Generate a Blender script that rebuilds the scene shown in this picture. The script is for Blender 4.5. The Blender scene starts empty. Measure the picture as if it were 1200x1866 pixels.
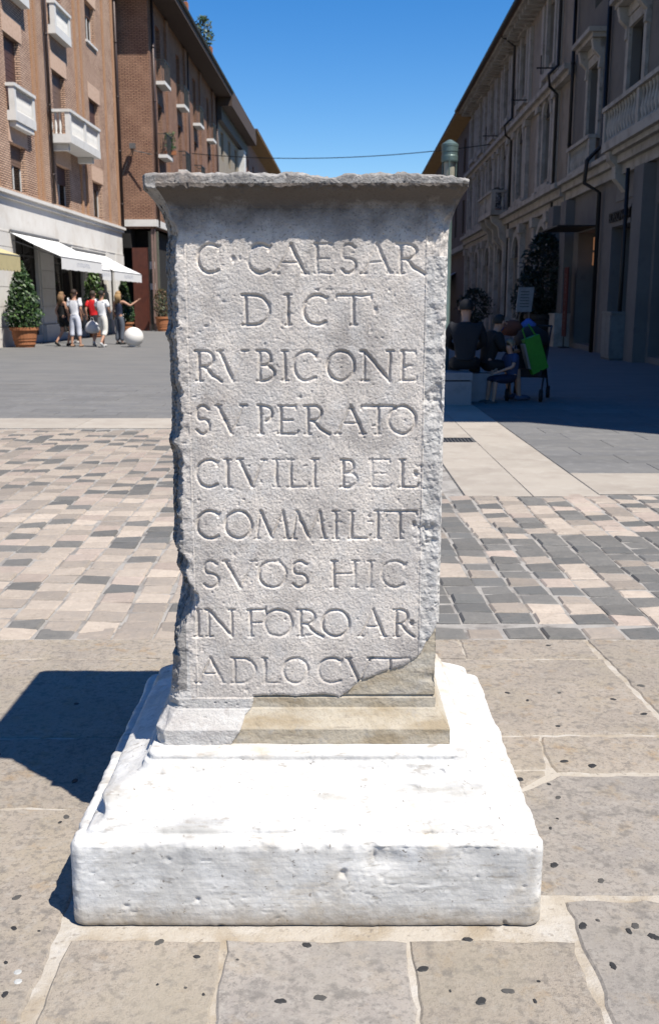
import bpy, bmesh, math, random
import numpy as np
from mathutils import Vector, Matrix
random.seed(7)
R = math.radians
S = bpy.context.scene
COL = S.collection

# ---------------------------------------------------------------- camera, sky, sun, exposure
cam = bpy.data.cameras.new('camera'); camo = bpy.data.objects.new('camera', cam); COL.objects.link(camo)
camo.location = (0, 0, 1.4); camo.rotation_euler = (R(78), 0, 0)
cam.sensor_fit = 'VERTICAL'; cam.sensor_height = 36; cam.sensor_width = 24; cam.lens = 34.73
cam.clip_start = .05; cam.clip_end = 2000
cam.dof.use_dof = True; cam.dof.focus_distance = 2.35; cam.dof.aperture_fstop = 10
S.camera = camo
SUN = Vector((.43, -.39, 1)).normalized()
w = bpy.data.worlds.new('World'); S.world = w; w.use_nodes = True
nt = w.node_tree; bg = nt.nodes['Background']
sky = nt.nodes.new('ShaderNodeTexSky'); sky.sky_type = 'NISHITA'; sky.sun_disc = False
sky.sun_elevation = math.asin(SUN.z); sky.sun_rotation = math.atan2(SUN.x, SUN.y)
sky.air_density = 1.0; sky.dust_density = .0; sky.ozone_density = 3.0
hs = nt.nodes.new('ShaderNodeHueSaturation'); hs.inputs['Saturation'].default_value = 1.42; hs.inputs['Value'].default_value = 1.5; hs.inputs['Hue'].default_value = .508
nt.links.new(sky.outputs[0], hs.inputs['Color']); nt.links.new(hs.outputs[0], bg.inputs['Color'])
bg.inputs['Strength'].default_value = .056
sl = bpy.data.lights.new('sun', 'SUN'); sl.energy = 5.0; sl.angle = R(.5); sl.color = (1, .945, .85)
so = bpy.data.objects.new('sun', sl); COL.objects.link(so); so.location = (6, -6, 14)
so.rotation_euler = (-SUN).to_track_quat('-Z', 'Y').to_euler()
S.view_settings.view_transform = 'Standard'; S.view_settings.look = 'None'
S.view_settings.gamma = 1; S.view_settings.exposure = 0.8; S.view_settings.use_curve_mapping = False

# ---------------------------------------------------------------- helpers
def tag(o, label=None, cat=None, group=None, kind=None):
    if label: o['label'] = label
    if cat: o['category'] = cat
    if group: o['group'] = group
    if kind: o['kind'] = kind
    return o
def empty(name, loc=(0, 0, 0), rz=0, label=None, cat=None, group=None):
    o = bpy.data.objects.new(name, None); COL.objects.link(o); o.location = loc; o.rotation_euler = (0, 0, rz)
    o.empty_display_size = .1
    return tag(o, label, cat, group)
def link(name, me, parent=None, loc=None):
    o = bpy.data.objects.new(name, me); COL.objects.link(o)
    if parent: o.parent = parent
    if loc is not None: o.location = loc
    return o
def copy_tree(o, parent=None):
    c = o.copy(); COL.objects.link(c)
    if parent: c.parent = parent
    for ch in list(o.children): copy_tree(ch, c)
    return c
class MB:
    def __init__(s): s.v = []; s.f = []; s.m = []; s.smooth = False
    def add(s, v, f, m=0):
        n = len(s.v); s.v += [tuple(p) for p in v]; s.f += [tuple(i + n for i in q) for q in f]; s.m += [m] * len(f)
        return s
    def box(s, x0, x1, y0, y1, z0, z1, m=0, M=None):
        if x0 > x1: x0, x1 = x1, x0
        if y0 > y1: y0, y1 = y1, y0
        if z0 > z1: z0, z1 = z1, z0
        v = [(x, y, z) for z in (z0, z1) for y in (y0, y1) for x in (x0, x1)]
        if M: v = [M @ Vector(p) for p in v]
        return s.add(v, [(0, 2, 3, 1), (4, 5, 7, 6), (0, 1, 5, 4), (2, 6, 7, 3), (0, 4, 6, 2), (1, 3, 7, 5)], m)
    def tube(s, pts, r, n=8, m=0, caps=True):
        pts = [Vector(p) for p in pts]; rs = r if isinstance(r, (list, tuple)) else [r] * len(pts)
        b = len(s.v); V = []; Fc = []
        for i, p in enumerate(pts):
            t = (pts[min(i + 1, len(pts) - 1)] - pts[max(i - 1, 0)]).normalized()
            a = t.cross(Vector((0, 0, 1)) if abs(t.z) < .9 else Vector((1, 0, 0))).normalized(); c = t.cross(a)
            for k in range(n):
                q = 2 * math.pi * k / n; V.append(p + (a * math.cos(q) + c * math.sin(q)) * rs[i])
        for i in range(len(pts) - 1):
            for k in range(n):
                k2 = (k + 1) % n; Fc.append((i * n + k, (i + 1) * n + k, (i + 1) * n + k2, i * n + k2))
        if caps: Fc += [tuple(range(n)), tuple(range(len(pts) * n - 1, len(pts) * n - n - 1, -1))]
        return s.add(V, Fc, m)
    def lathe(s, prof, n=16, c=(0, 0, 0), m=0, sx=1, sy=1):
        V = []; Fc = []
        for r, z in prof:
            for k in range(n):
                q = 2 * math.pi * k / n; V.append((c[0] + r * math.cos(q) * sx, c[1] + r * math.sin(q) * sy, c[2] + z))
        for i in range(len(prof) - 1):
            for k in range(n):
                k2 = (k + 1) % n; Fc.append((i * n + k, i * n + k2, (i + 1) * n + k2, (i + 1) * n + k))
        Fc += [tuple(range(n - 1, -1, -1)), tuple(range((len(prof) - 1) * n, len(prof) * n))]
        return s.add(V, Fc, m)
    def prism(s, poly, axis, a, b, m=0, M=None):
        # poly: 2D points; axis: 'x' -> (a..b, p0, p1)
        def P(t, p): return {'x': (t, p[0], p[1]), 'y': (p[0], t, p[1]), 'z': (p[0], p[1], t)}[axis]
        n = len(poly); V = [P(a, p) for p in poly] + [P(b, p) for p in poly]
        if M: V = [M @ Vector(p) for p in V]
        Fc = [tuple(range(n)), tuple(range(2 * n - 1, n - 1, -1))] + [(i, i + n, (i + 1) % n + n, (i + 1) % n) for i in range(n)]
        return s.add(V, Fc, m)
    def mesh(s, name, mats):
        me = bpy.data.meshes.new(name); me.from_pydata(s.v, [], s.f)
        for q in (mats if isinstance(mats, (list, tuple)) else [mats]): me.materials.append(q)
        me.polygons.foreach_set('material_index', s.m)
        bm = bmesh.new(); bm.from_mesh(me); bmesh.ops.recalc_face_normals(bm, faces=bm.faces); bm.to_mesh(me); bm.free()
        if s.smooth: me.polygons.foreach_set('use_smooth', [True] * len(me.polygons))
        me.update(); return me
    def build(s, name, mats, parent=None, loc=None): return link(name, s.mesh(name, mats), parent, loc)

# numpy noise
def _hash(ix, iy, iz, seed):
    h = (ix.astype(np.int64) * 374761393 + iy.astype(np.int64) * 668265263 + iz.astype(np.int64) * 2147483647 + seed * 1274126177) & 0xffffffff
    h = ((h ^ (h >> 13)) * 1274126177) & 0xffffffff
    h = ((h ^ (h >> 16)) * 2246822519) & 0xffffffff
    h = h ^ (h >> 15)
    return (h & 0xffff) / 65535.0
def vnoise(P, scale, seed=0):
    P = np.asarray(P) * scale; i = np.floor(P); f = P - i; f = f * f * (3 - 2 * f)
    x, y, z = i[..., 0], i[..., 1], i[..., 2]; fx, fy, fz = f[..., 0], f[..., 1], f[..., 2]
    r = 0
    for a in (0, 1):
        for b in (0, 1):
            for c in (0, 1):
                r = r + _hash(x + a, y + b, z + c, seed) * (fx if a else 1 - fx) * (fy if b else 1 - fy) * (fz if c else 1 - fz)
    return r * 2 - 1
def fbm(P, scale, octv=3, seed=0, gain=.5):
    r = 0; a = 1
    for k in range(octv): r = r + a * vnoise(P, scale * 2 ** k, seed + k * 17); a *= gain
    return r

# ---------------------------------------------------------------- materials
ALB = .585   # all base colours below are noted as seen in the sun; this brings them to measured albedo
def lin(c): return tuple(x * ALB for x in c) + (1,)
def newmat(name):
    m = bpy.data.materials.new(name); m.use_nodes = True; return m, m.node_tree, m.node_tree.nodes['Principled BSDF']
def N(nt, t, **k):
    n = nt.nodes.new(t)
    for a, b in k.items(): setattr(n, a, b)
    return n
def vary(nt, coord, base_sock, col, scale, lo, hi, amount=1.0, detail=5, rough=.6, vec_scale=None, w=0):
    """mix base colour towards col where a noise lies between lo and hi"""
    no = N(nt, 'ShaderNodeTexNoise'); no.inputs['Scale'].default_value = scale; no.inputs['Detail'].default_value = detail; no.inputs['Roughness'].default_value = rough
    src = coord
    if vec_scale or w:
        mp = N(nt, 'ShaderNodeMapping'); mp.inputs['Scale'].default_value = vec_scale or (1, 1, 1); mp.inputs['Location'].default_value = (w, w * 1.7, w * .3)
        nt.links.new(coord, mp.inputs[0]); src = mp.outputs[0]
    nt.links.new(src, no.inputs['Vector'])
    mr = N(nt, 'ShaderNodeMapRange'); mr.inputs[1].default_value = lo; mr.inputs[2].default_value = hi; mr.inputs[4].default_value = amount
    nt.links.new(no.outputs['Fac'], mr.inputs[0])
    mx = N(nt, 'ShaderNodeMix', data_type='RGBA'); nt.links.new(mr.outputs[0], mx.inputs[0])
    if isinstance(base_sock, tuple): mx.inputs[6].default_value = base_sock
    else: nt.links.new(base_sock, mx.inputs[6])
    mx.inputs[7].default_value = lin(col)
    return mx.outputs[2]
def stone(name, base, layers, rough=.85, bumps=((60, .3, .002),), objrand=0.0, coordkind='pos', spec=.3):
    m, nt, p = newmat(name)
    if coordkind == 'pos': co = N(nt, 'ShaderNodeNewGeometry').outputs['Position']
    else: co = N(nt, 'ShaderNodeTexCoord').outputs['Object']
    c = lin(base)
    for i, L in enumerate(layers):
        c = vary(nt, co, c, L[0], L[1], L[2], L[3], L[4] if len(L) > 4 else 1, vec_scale=L[5] if len(L) > 5 else None, w=i * 3.7)
    if objrand:
        oi = N(nt, 'ShaderNodeObjectInfo'); mr = N(nt, 'ShaderNodeMapRange'); mr.inputs[3].default_value = 1 - objrand; mr.inputs[4].default_value = 1 + objrand
        nt.links.new(oi.outputs['Random'], mr.inputs[0])
        h = N(nt, 'ShaderNodeHueSaturation'); nt.links.new(mr.outputs[0], h.inputs['Value'])
        if isinstance(c, tuple): h.inputs['Color'].default_value = c
        else: nt.links.new(c, h.inputs['Color'])
        c = h.outputs[0]
    if isinstance(c, tuple): p.inputs['Base Color'].default_value = c
    else: nt.links.new(c, p.inputs['Base Color'])
    p.inputs['Roughness'].default_value = rough; p.inputs['Specular IOR Level'].default_value = spec
    prev = None
    for sc, st, di in bumps:
        no = N(nt, 'ShaderNodeTexNoise'); no.inputs['Scale'].default_value = sc; no.inputs['Detail'].default_value = 6; no.inputs['Roughness'].default_value = .65
        nt.links.new(co, no.inputs['Vector'])
        b = N(nt, 'ShaderNodeBump'); b.inputs['Strength'].default_value = st; b.inputs['Distance'].default_value = di
        nt.links.new(no.outputs['Fac'], b.inputs['Height'])
        if prev: nt.links.new(prev, b.inputs['Normal'])
        prev = b.outputs[0]
    if prev: nt.links.new(prev, p.inputs['Normal'])
    return m
def plain(name, c, rough=.6, metal=0, spec=.4, var=.12, vs=6):
    d = tuple(x * (1 - var * 2) for x in c)
    m = stone(name, c, [(d, vs, .45, .7)] if var else [], rough, (), spec=spec)
    m.node_tree.nodes['Principled BSDF'].inputs['Metallic'].default_value = metal
    return m
def brickmat(name, c1, c2, mortar, mixc, dark=1.0):
    m, nt, p = newmat(name)
    tc = N(nt, 'ShaderNodeTexCoord').outputs['Object']; sp = N(nt, 'ShaderNodeSeparateXYZ'); nt.links.new(tc, sp.inputs[0])
    ad = N(nt, 'ShaderNodeMath', operation='ADD'); nt.links.new(sp.outputs[0], ad.inputs[0]); nt.links.new(sp.outputs[1], ad.inputs[1])
    cb = N(nt, 'ShaderNodeCombineXYZ'); nt.links.new(ad.outputs[0], cb.inputs[0]); nt.links.new(sp.outputs[2], cb.inputs[1])
    br = N(nt, 'ShaderNodeTexBrick'); nt.links.new(cb.outputs[0], br.inputs['Vector'])
    br.inputs['Scale'].default_value = 1; br.inputs['Brick Width'].default_value = .26; br.inputs['Row Height'].default_value = .075
    br.inputs['Mortar Size'].default_value = .019; br.inputs['Mortar Smooth'].default_value = .1; br.inputs['Bias'].default_value = -.1
    br.inputs['Color1'].default_value = lin(c1); br.inputs['Color2'].default_value = lin(c2); br.inputs['Mortar'].default_value = lin(mortar)
    c = vary(nt, tc, br.outputs['Color'], mixc, .9, .42, .68, .3)
    c = vary(nt, tc, c, tuple(x * .6 for x in c1), .35, .5, .72, .5, vec_scale=(1, 1, .4), w=4)
    nt.links.new(c, p.inputs['Base Color']); p.inputs['Roughness'].default_value = .9; p.inputs['Specular IOR Level'].default_value = .2
    b = N(nt, 'ShaderNodeBump'); b.inputs['Strength'].default_value = .8; b.inputs['Distance'].default_value = .012
    iv = N(nt, 'ShaderNodeMath', operation='SUBTRACT'); iv.inputs[0].default_value = 1; nt.links.new(br.outputs['Fac'], iv.inputs[1])
    nt.links.new(iv.outputs[0], b.inputs['Height']); nt.links.new(b.outputs[0], p.inputs['Normal'])
    return m
def glassmat(name, c=(.02, .022, .025)):
    m, nt, p = newmat(name); p.inputs['Base Color'].default_value = lin(c); p.inputs['Roughness'].default_value = .06
    p.inputs['IOR'].default_value = 1.12; return m

M = {}
# old limestone of the inscribed block: pale grey with warm and dark weathering and fine dark pits
M['lime'] = stone('weathered_limestone', (.98, .89, .80),
    [((.52, .475, .44), 9, .42, .68, .85), ((.86, .82, .78), 22, .5, .72, .8), ((.32, .30, .29), 190, .55, .66, .85), ((.82, .80, .78), 170, .57, .68, .85), ((.58, .50, .44), 5, .58, .74, .45), ((.42, .38, .37), 34, .60, .72, .55), ((.50, .46, .43), 3.2, .46, .68, .75, (1, 1, .35)), ((.84, .80, .76), 4.1, .55, .72, .6), ((.40, .36, .33), 12, .62, .72, .5, (1, 1, .3))],
    .93, ((520, .8, .0018), (150, .5, .0028)))
M['lime_dark'] = stone('soot_darkened_limestone', (.24, .21, .185),
    [((.14, .12, .105), 12, .4, .62, .85), ((.34, .31, .28), 30, .52, .7, .7), ((.16, .14, .13), 200, .56, .7, .7), ((.42, .33, .25), 8, .55, .7, .6)],
    .94, ((420, .55, .0016), (130, .55, .003)))
def add_soot_and_shade(m):  # soot stains, plus the lip's shade painted into the colour beneath it
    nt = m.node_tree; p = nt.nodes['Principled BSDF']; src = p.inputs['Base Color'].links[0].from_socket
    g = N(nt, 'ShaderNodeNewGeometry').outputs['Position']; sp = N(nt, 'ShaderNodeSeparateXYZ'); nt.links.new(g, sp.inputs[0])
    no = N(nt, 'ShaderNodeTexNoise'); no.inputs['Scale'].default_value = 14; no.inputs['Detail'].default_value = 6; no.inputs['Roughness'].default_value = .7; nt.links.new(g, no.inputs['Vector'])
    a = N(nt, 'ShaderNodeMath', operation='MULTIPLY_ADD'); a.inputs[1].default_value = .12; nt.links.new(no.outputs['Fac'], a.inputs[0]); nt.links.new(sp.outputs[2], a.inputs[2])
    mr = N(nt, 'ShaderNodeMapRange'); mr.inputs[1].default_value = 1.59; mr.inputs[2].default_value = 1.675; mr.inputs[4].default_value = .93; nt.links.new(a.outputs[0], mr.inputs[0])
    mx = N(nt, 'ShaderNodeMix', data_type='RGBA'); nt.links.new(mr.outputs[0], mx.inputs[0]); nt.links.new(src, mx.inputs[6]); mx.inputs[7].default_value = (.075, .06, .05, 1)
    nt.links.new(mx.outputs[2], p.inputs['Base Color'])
add_soot_and_shade(M['lime'])
def add_foot_dirt(m, z0, z1, col, amt, sc=18, rng=.05):
    nt = m.node_tree; p = nt.nodes['Principled BSDF']; src = p.inputs['Base Color'].links[0].from_socket
    g = N(nt, 'ShaderNodeNewGeometry').outputs['Position']; sp = N(nt, 'ShaderNodeSeparateXYZ'); nt.links.new(g, sp.inputs[0])
    no = N(nt, 'ShaderNodeTexNoise'); no.inputs['Scale'].default_value = sc; no.inputs['Detail'].default_value = 6; no.inputs['Roughness'].default_value = .7; nt.links.new(g, no.inputs['Vector'])
    a = N(nt, 'ShaderNodeMath', operation='MULTIPLY_ADD'); a.inputs[1].default_value = rng * 2; nt.links.new(no.outputs['Fac'], a.inputs[0]); nt.links.new(sp.outputs[2], a.inputs[2])
    mr = N(nt, 'ShaderNodeMapRange'); mr.inputs[1].default_value = z1 + rng; mr.inputs[2].default_value = z0 + rng; mr.inputs[3].default_value = 0; mr.inputs[4].default_value = amt; nt.links.new(a.outputs[0], mr.inputs[0])
    mx = N(nt, 'ShaderNodeMix', data_type='RGBA'); nt.links.new(mr.outputs[0], mx.inputs[0]); nt.links.new(src, mx.inputs[6]); mx.inputs[7].default_value = lin(col)
    nt.links.new(mx.outputs[2], p.inputs['Base Color'])

M['lime_shaded_side'] = stone('shade_darkened_side_limestone', (.44, .415, .39),  # scratched left-flank limestone, with its shade painted in as a darker colour
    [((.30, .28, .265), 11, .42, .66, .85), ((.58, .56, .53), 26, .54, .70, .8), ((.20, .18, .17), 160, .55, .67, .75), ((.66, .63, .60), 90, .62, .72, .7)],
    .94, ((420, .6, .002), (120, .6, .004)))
M['lime_lip'] = stone('grey_weathered_lip', (.42, .395, .37),
    [((.27, .25, .235), 16, .42, .64, .85), ((.58, .55, .52), 34, .5, .68, .8), ((.18, .165, .155), 150, .55, .67, .8), ((.66, .63, .60), 120, .58, .7, .8), ((.44, .33, .25), 7, .57, .7, .6)],
    .94, ((420, .6, .002), (120, .6, .004)))
M['lime_pale'] = stone('freshly_broken_limestone', (.70, .67, .635),
    [((.58, .54, .51), 14, .45, .66, .7), ((.80, .78, .75), 26, .5, .68, .8), ((.36, .29, .26), 24, .64, .76, .8), ((.34, .31, .29), 220, .6, .72, .6)],
    .93, ((380, .6, .002), (110, .6, .005)))
M['repair'] = stone('honey_coloured_repair_stone', (.62, .545, .43),
    [((.46, .37, .25), 7, .42, .60, .95, (1, 1, 2.6)), ((.68, .63, .54), 5, .5, .7, .9, (.7, 1, 2.2)), ((.34, .30, .24), 9, .6, .7, .55, (.5, 1, 5)), ((.36, .30, .23), 160, .56, .68, .6), ((.26, .22, .18), 14, .64, .72, .5, (.5, 1, 6)), ((.50, .47, .43), 20, .6, .7, .6)],
    .88, ((300, .6, .0014), (70, .5, .003)))
M['plinth'] = stone('whitewashed_plinth_stone', (.90, .872, .825),
    [((.64, .63, .61), 4.0, .44, .66, .8, (1, 1, 2)), ((.98, .975, .96), 9, .5, .7, .8), ((.46, .44, .41), 15, .57, .69, .65, (.6, 1, 2.4)), ((.26, .23, .20), 80, .64, .70, .9), ((.44, .42, .38), 6, .60, .68, .55, (.5, 1, 3)), ((.42, .38, .33), 30, .61, .68, .7, (.5, 1, 1.6)), ((.56, .45, .31), 5.5, .56, .70, .6), ((.60, .60, .605), 60, .52, .68, .6, (.10, 1, 3)), ((.50, .48, .46), 2.2, .60, .75, .4)],
    .85, ((160, .4, .0018), (40, .3, .003), (70, .25, .003)))
add_foot_dirt(M['plinth'], -.01, .06, (.34, .26, .17), .9, 26, .035)
M['slab'] = stone('beige_paving_stone', (.47, .405, .335),
    [((.35, .305, .26), 3.5, .45, .68, .8), ((.45, .385, .295), 6, .5, .7, .85), ((.42, .29, .16), 11, .58, .70, .6), ((.17, .15, .13), 150, .54, .70, .7), ((.50, .45, .38), 160, .54, .70, .6), ((.22, .195, .17), 55, .53, .62, .55), ((.50, .455, .40), 38, .55, .63, .5), ((.42, .37, .29), 1.7, .5, .68, .7), ((.22, .20, .18), 24, .55, .68, .65)],
    .9, ((260, .8, .0025), (60, .6, .006)), objrand=.07)
M['slab_grey'] = stone('grey_paving_stone', (.43, .385, .34),
    [((.33, .30, .275), 4, .42, .66, .9), ((.42, .36, .285), 8, .52, .7, .8), ((.40, .29, .17), 10, .58, .7, .6), ((.15, .14, .125), 150, .54, .70, .7), ((.46, .43, .38), 160, .54, .70, .6), ((.21, .195, .18), 55, .53, .62, .55), ((.48, .445, .40), 38, .55, .63, .5), ((.36, .33, .29), 1.9, .5, .68, .7), ((.19, .175, .16), 22, .55, .68, .65)],
    .88, ((220, .5, .002), (45, .45, .006)), objrand=.07)
M['mortar'] = stone('pale_lime_mortar', (.60, .54, .46), [((.44, .36, .26), 7, .45, .66, .9), ((.68, .64, .58), 14, .5, .68, .8), ((.28, .24, .20), 50, .58, .7, .7)], .9, ((180, .6, .004), (40, .5, .008)))
M['bed'] = stone('grey_jointing_mortar', (.46, .435, .405), [((.22, .20, .185), 5, .45, .66, .9), ((.5, .47, .43), 11, .52, .7, .8), ((.1, .09, .085), 16, .58, .7, .7)], .92, ((120, .5, .004),))
cob = lambda n, b, o: stone(n, b, [(o, 14, .42, .68, .8), (tuple(x * .62 for x in b), 60, .54, .70, .65), (tuple(x * .7 + .05 for x in b), 1.3, .45, .65, .6), (tuple(min(1, x * 1.2) for x in b), 30, .55, .72, .6)], .86, ((90, .5, .004),), objrand=.13)
M['cobs'] = [cob('cream_cobble_stone', (.60, .51, .425), (.50, .42, .35)), cob('pink_cobble_stone', (.56, .46, .39), (.47, .385, .33)), cob('buff_cobble_stone', (.44, .375, .315), (.36, .32, .285)),
             cob('grey_cobble_stone', (.225, .215, .20), (.17, .168, .162)), cob('dark_cobble_stone', (.18, .18, .175), (.22, .205, .19))]
M['trav'] = stone('travertine_band_stone', (.52, .465, .40), [((.44, .385, .33), 2.5, .45, .66, .8), ((.30, .27, .24), 22, .64, .74, .5), ((.58, .53, .46), 7, .5, .7, .7)], .85, ((60, .35, .003),), objrand=.06)
M['paver'] = stone('grey_plaza_paver', (.235, .23, .222), [((.19, .19, .195), 1.5, .4, .66, .9, (1, 3, 1)), ((.285, .28, .275), 8, .52, .7, .8), ((.15, .15, .15), 70, .58, .72, .5)], .8, ((50, .35, .003),), objrand=.09)
M['ground'] = stone('grey_street_paving', (.235, .23, .222), [((.185, .187, .19), .6, .4, .64, .9, (1, 3.5, 1)), ((.28, .275, .27), 2.4, .5, .7, .8, (1, 5, 1)), ((.16, .16, .16), 30, .6, .74, .4)], .8, ((20, .3, .004),))
M['joint'] = plain('grey_joint', (.14, .14, .14), .9)
M['gum_faint'] = plain('faded_chewing_gum', (.10, .095, .088), .8)
M['gum'] = plain('blackened_chewing_gum', (.035, .035, .036), .7)
M['gum_white'] = plain('white_spot', (.6, .6, .58), .7)
M['iron'] = plain('dark_iron', (.03, .03, .032), .55, .6)
M['brick1'] = brickmat('tan_brick_wall', (1.05, .70, .50), (.78, .48, .34), (.17, .11, .08), (1.1, .82, .64))
M['brick2'] = brickmat('red_brown_brick_wall', (.60, .34, .225), (.46, .245, .165), (.14, .085, .065), (.68, .42, .29))
M['rib'] = stone('orange_brick_rib', (.64, .38, .23), [((.44, .24, .135), 12, .45, .66, .9, (1, 1, 3)), ((.48, .30, .18), 8, .5, .7, .8)], .9, ((40, .5, .01),), coordkind='obj')
M['lintel'] = stone('pale_brick_lintel', (.88, .62, .46), [((.72, .48, .34), 9, .45, .66, .9)], .9, ())
M['white'] = stone('white_balcony_stone', (.98, .96, .92), [((.82, .80, .75), 3, .5, .72, .7)], .8, ())
M['facade_stone'] = stone('pale_travertine_cladding', (1.02, .985, .93), [((.86, .79, .71), 1.1, .5, .7, .8), ((.74, .69, .62), 4, .58, .74, .5), ((1.1, 1.08, 1.04), 2, .5, .7, .6)], .8, ((20, .2, .005),))
M['shutter'] = plain('brown_roller_shutter', (.155, .075, .055), .6)
M['shutter2'] = plain('tan_roller_shutter', (.27, .17, .12), .6)
M['frame'] = plain('white_window_frame', (.95, .95, .93), .5, var=.04)
M['framed'] = plain('dark_window_frame', (.05, .045, .04), .5)
M['glass'] = glassmat('window_glass', (.012, .012, .013))
M['shopglass'] = glassmat('shop_window_glass', (.035, .032, .028))
M['dark'] = plain('dark_interior', (.018, .016, .015), .9)
M['pipe'] = plain('brown_drainpipe', (.075, .05, .045), .45, .3)
M['pipe_dark'] = plain('black_drainpipe', (.02, .02, .022), .5, .3)
M['marble'] = stone('red_brown_marble', (.13, .043, .03), [((.08, .03, .025), 4, .45, .7, .8)], .35, ())
M['canvas'] = plain('white_awning_canvas', (1.1, 1.1, 1.1), .85, var=.03)
M['canvasy'] = plain('yellow_awning_canvas', (.72, .62, .34), .85, var=.05)
M['grey_metal'] = plain('grey_metal', (.22, .22, .22), .5, .3)
M['print'] = plain('blue_grey_print', (.42, .46, .58), .8, var=0)
M['terra'] = stone('terracotta', (.50, .20, .09), [((.40, .155, .075), 9, .45, .66, .8), ((.58, .30, .18), 5, .58, .74, .6)], .85, ())
M['soil'] = plain('soil', (.05, .035, .025), .95)
M['bark'] = plain('bark', (.09, .065, .045), .9)
M['leaf'] = [plain('dark_leaf', (.018, .05, .015), .5, var=.1), plain('mid_leaf', (.045, .105, .025), .5, var=.1), plain('light_leaf', (.11, .20, .045), .5, var=.1)]
M['leaf_dry'] = [plain('olive_leaf', (.06, .08, .03), .6), plain('rusty_leaf', (.14, .075, .035), .6), plain('pale_leaf', (.12, .13, .05), .6)]
M['leaf_sh'] = [plain('ivy_leaf', (.02, .035, .015), .6), plain('deep_ivy_leaf', (.014, .022, .012), .6), plain('ivy_leaf_light', (.035, .055, .02), .6)]
M['ball'] = plain('white_bollard_stone', (1.0, .97, .93), .6, var=.03)
M['rail'] = plain('dark_railing', (.06, .065, .065), .5, .2)
M['soffit'] = plain('dark_brown_soffit', (.10, .065, .05), .8)
M['tile'] = plain('roof_tile', (.16, .10, .075), .85)
M['palazzo'] = stone('ochre_grey_plaster', (.38, .335, .285), [((.27, .235, .20), 1.2, .45, .68, .8), ((.28, .22, .17), 2.5, .55, .72, .7)], .9, ((8, .3, .01),))
M['palazzo_trim'] = stone('weathered_trim_stone', (.54, .50, .45), [((.32, .29, .26), 2.0, .45, .68, .85), ((.10, .09, .08), 5, .6, .74, .6)], .88, ((12, .3, .01),))
M['plaster'] = stone('grey_plaster', (.22, .205, .19), [((.165, .155, .145), .8, .45, .68, .8), ((.165, .155, .145), 2.4, .55, .72, .6)], .9, ((8, .25, .008),))
M['plaster_low'] = stone('light_grey_rendered_base', (.23, .215, .205), [((.18, .168, .16), 1.0, .45, .68, .8), ((.10, .095, .095), 3, .6, .74, .5)], .9, ((8, .25, .008),))
M['yellow'] = stone('ochre_soffit', (.40, .25, .10), [((.30, .18, .07), 2, .45, .68, .8)], .85, ())
M['pinkw'] = stone('pink_plaster', (.42, .24, .18), [((.34, .19, .15), .8, .45, .7, .8)], .9, ())
M['cream'] = stone('cream_plaster', (.42, .36, .28), [((.34, .29, .23), .8, .45, .7, .8)], .9, ())
M['pale_red'] = stone('dull_pink_plaster', (.17, .125, .105), [((.13, .10, .085), .9, .45, .7, .8)], .9, ())
M['pale_print'] = plain('pale_print', (.16, .14, .13), .8)
M['bench'] = stone('white_marble_bench', (.30, .31, .34), [((.22, .23, .25), 7, .5, .7, .8)], .6, ())
M['skin'] = plain('skin', (.62, .34, .23), .55, var=.05)
cl = lambda n, c: plain(n, c, .85, var=.08, vs=12)
M['verdigris'] = plain('grey_green_lamp_metal', (.16, .23, .22), .45, .3)

# ---------------------------------------------------------------- ground
def sheet(name, x0, x1, y0, y1, z, mat, kind='structure'):
    o = MB().add([(x0, y0, z), (x1, y0, z), (x1, y1, z), (x0, y1, z)], [(0, 1, 2, 3)]).build(name, mat); o['kind'] = kind; return o
sheet('ground', -500, 500, -120, 900, -.03, M['ground'])
street = MB()
def q(x0, x1, y0, y1): street.add([(x0, y0, 0), (x1, y0, 0), (x1, y1, 0), (x0, y1, 0)], [(0, 1, 2, 3)])
q(-60, .995, 17.2, 300); q(2.005, 60, 15.3, 300); q(.995, 2.005, 40, 300); q(-60, -9.5, 4, 17.2); q(9.5, 60, 4, 15.3)
street = street.build('street', M['ground']); street['kind'] = 'structure'

def slabmesh(poly, top=0.0, thick=.03, inset=.004, jit=.0055, step=.035, rnd=random):
    """irregular stone piece with a worn, rounded edge; poly is counter-clockwise"""
    pts = []
    n = len(poly)
    for i in range(n):
        a = Vector(poly[i]); b = Vector(poly[(i + 1) % n]); L = (b - a).length; k = max(1, int(L / step))
        for j in range(k):
            p = a.lerp(b, j / k); r = jit * (1 if j else .6)
            pts.append(p + Vector((rnd.uniform(-r, r), rnd.uniform(-r, r))))
    c = sum(pts, Vector((0, 0))) / len(pts); n = len(pts)
    def ring(d, z): return [((p + (c - p).normalized() * d).x, (p + (c - p).normalized() * d).y, z + (rnd.uniform(-.0006, .0006) if d else 0)) for p in pts]
    V = ring(0, top - thick) + ring(0, top - inset * .9) + ring(inset * 1.6, top)
    Fc = []
    for r_ in (0, 1):
        for k in range(n):
            k2 = (k + 1) % n; Fc.append((r_ * n + k, r_ * n + k2, (r_ + 1) * n + k2, (r_ + 1) * n + k))
    Fc.append(tuple(range(2 * n, 3 * n)))
    return V, Fc

# near slab paving: a mortar bed with big slabs in it
paving = sheet('slab_paving', -4, 4, -1.0, 3.995, -.004, M['mortar'])
XL = [-3.9, -2.75, -1.62, -.590]; XR = [.555, 1.11, 2.1, 3.0, 3.9]
def slab(x0, x1, y0, y1, g=.007, mat='slab', poly=None):
    p = poly or [(x0 + g, y0 + g), (x1 - g, y0 + g), (x1 - g, y1 - g), (x0 + g, y1 - g)]
    V, Fc = slabmesh(p); m = MB(); m.add(V, Fc); return m.build('paving_slab', M[mat], paving)
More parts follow.
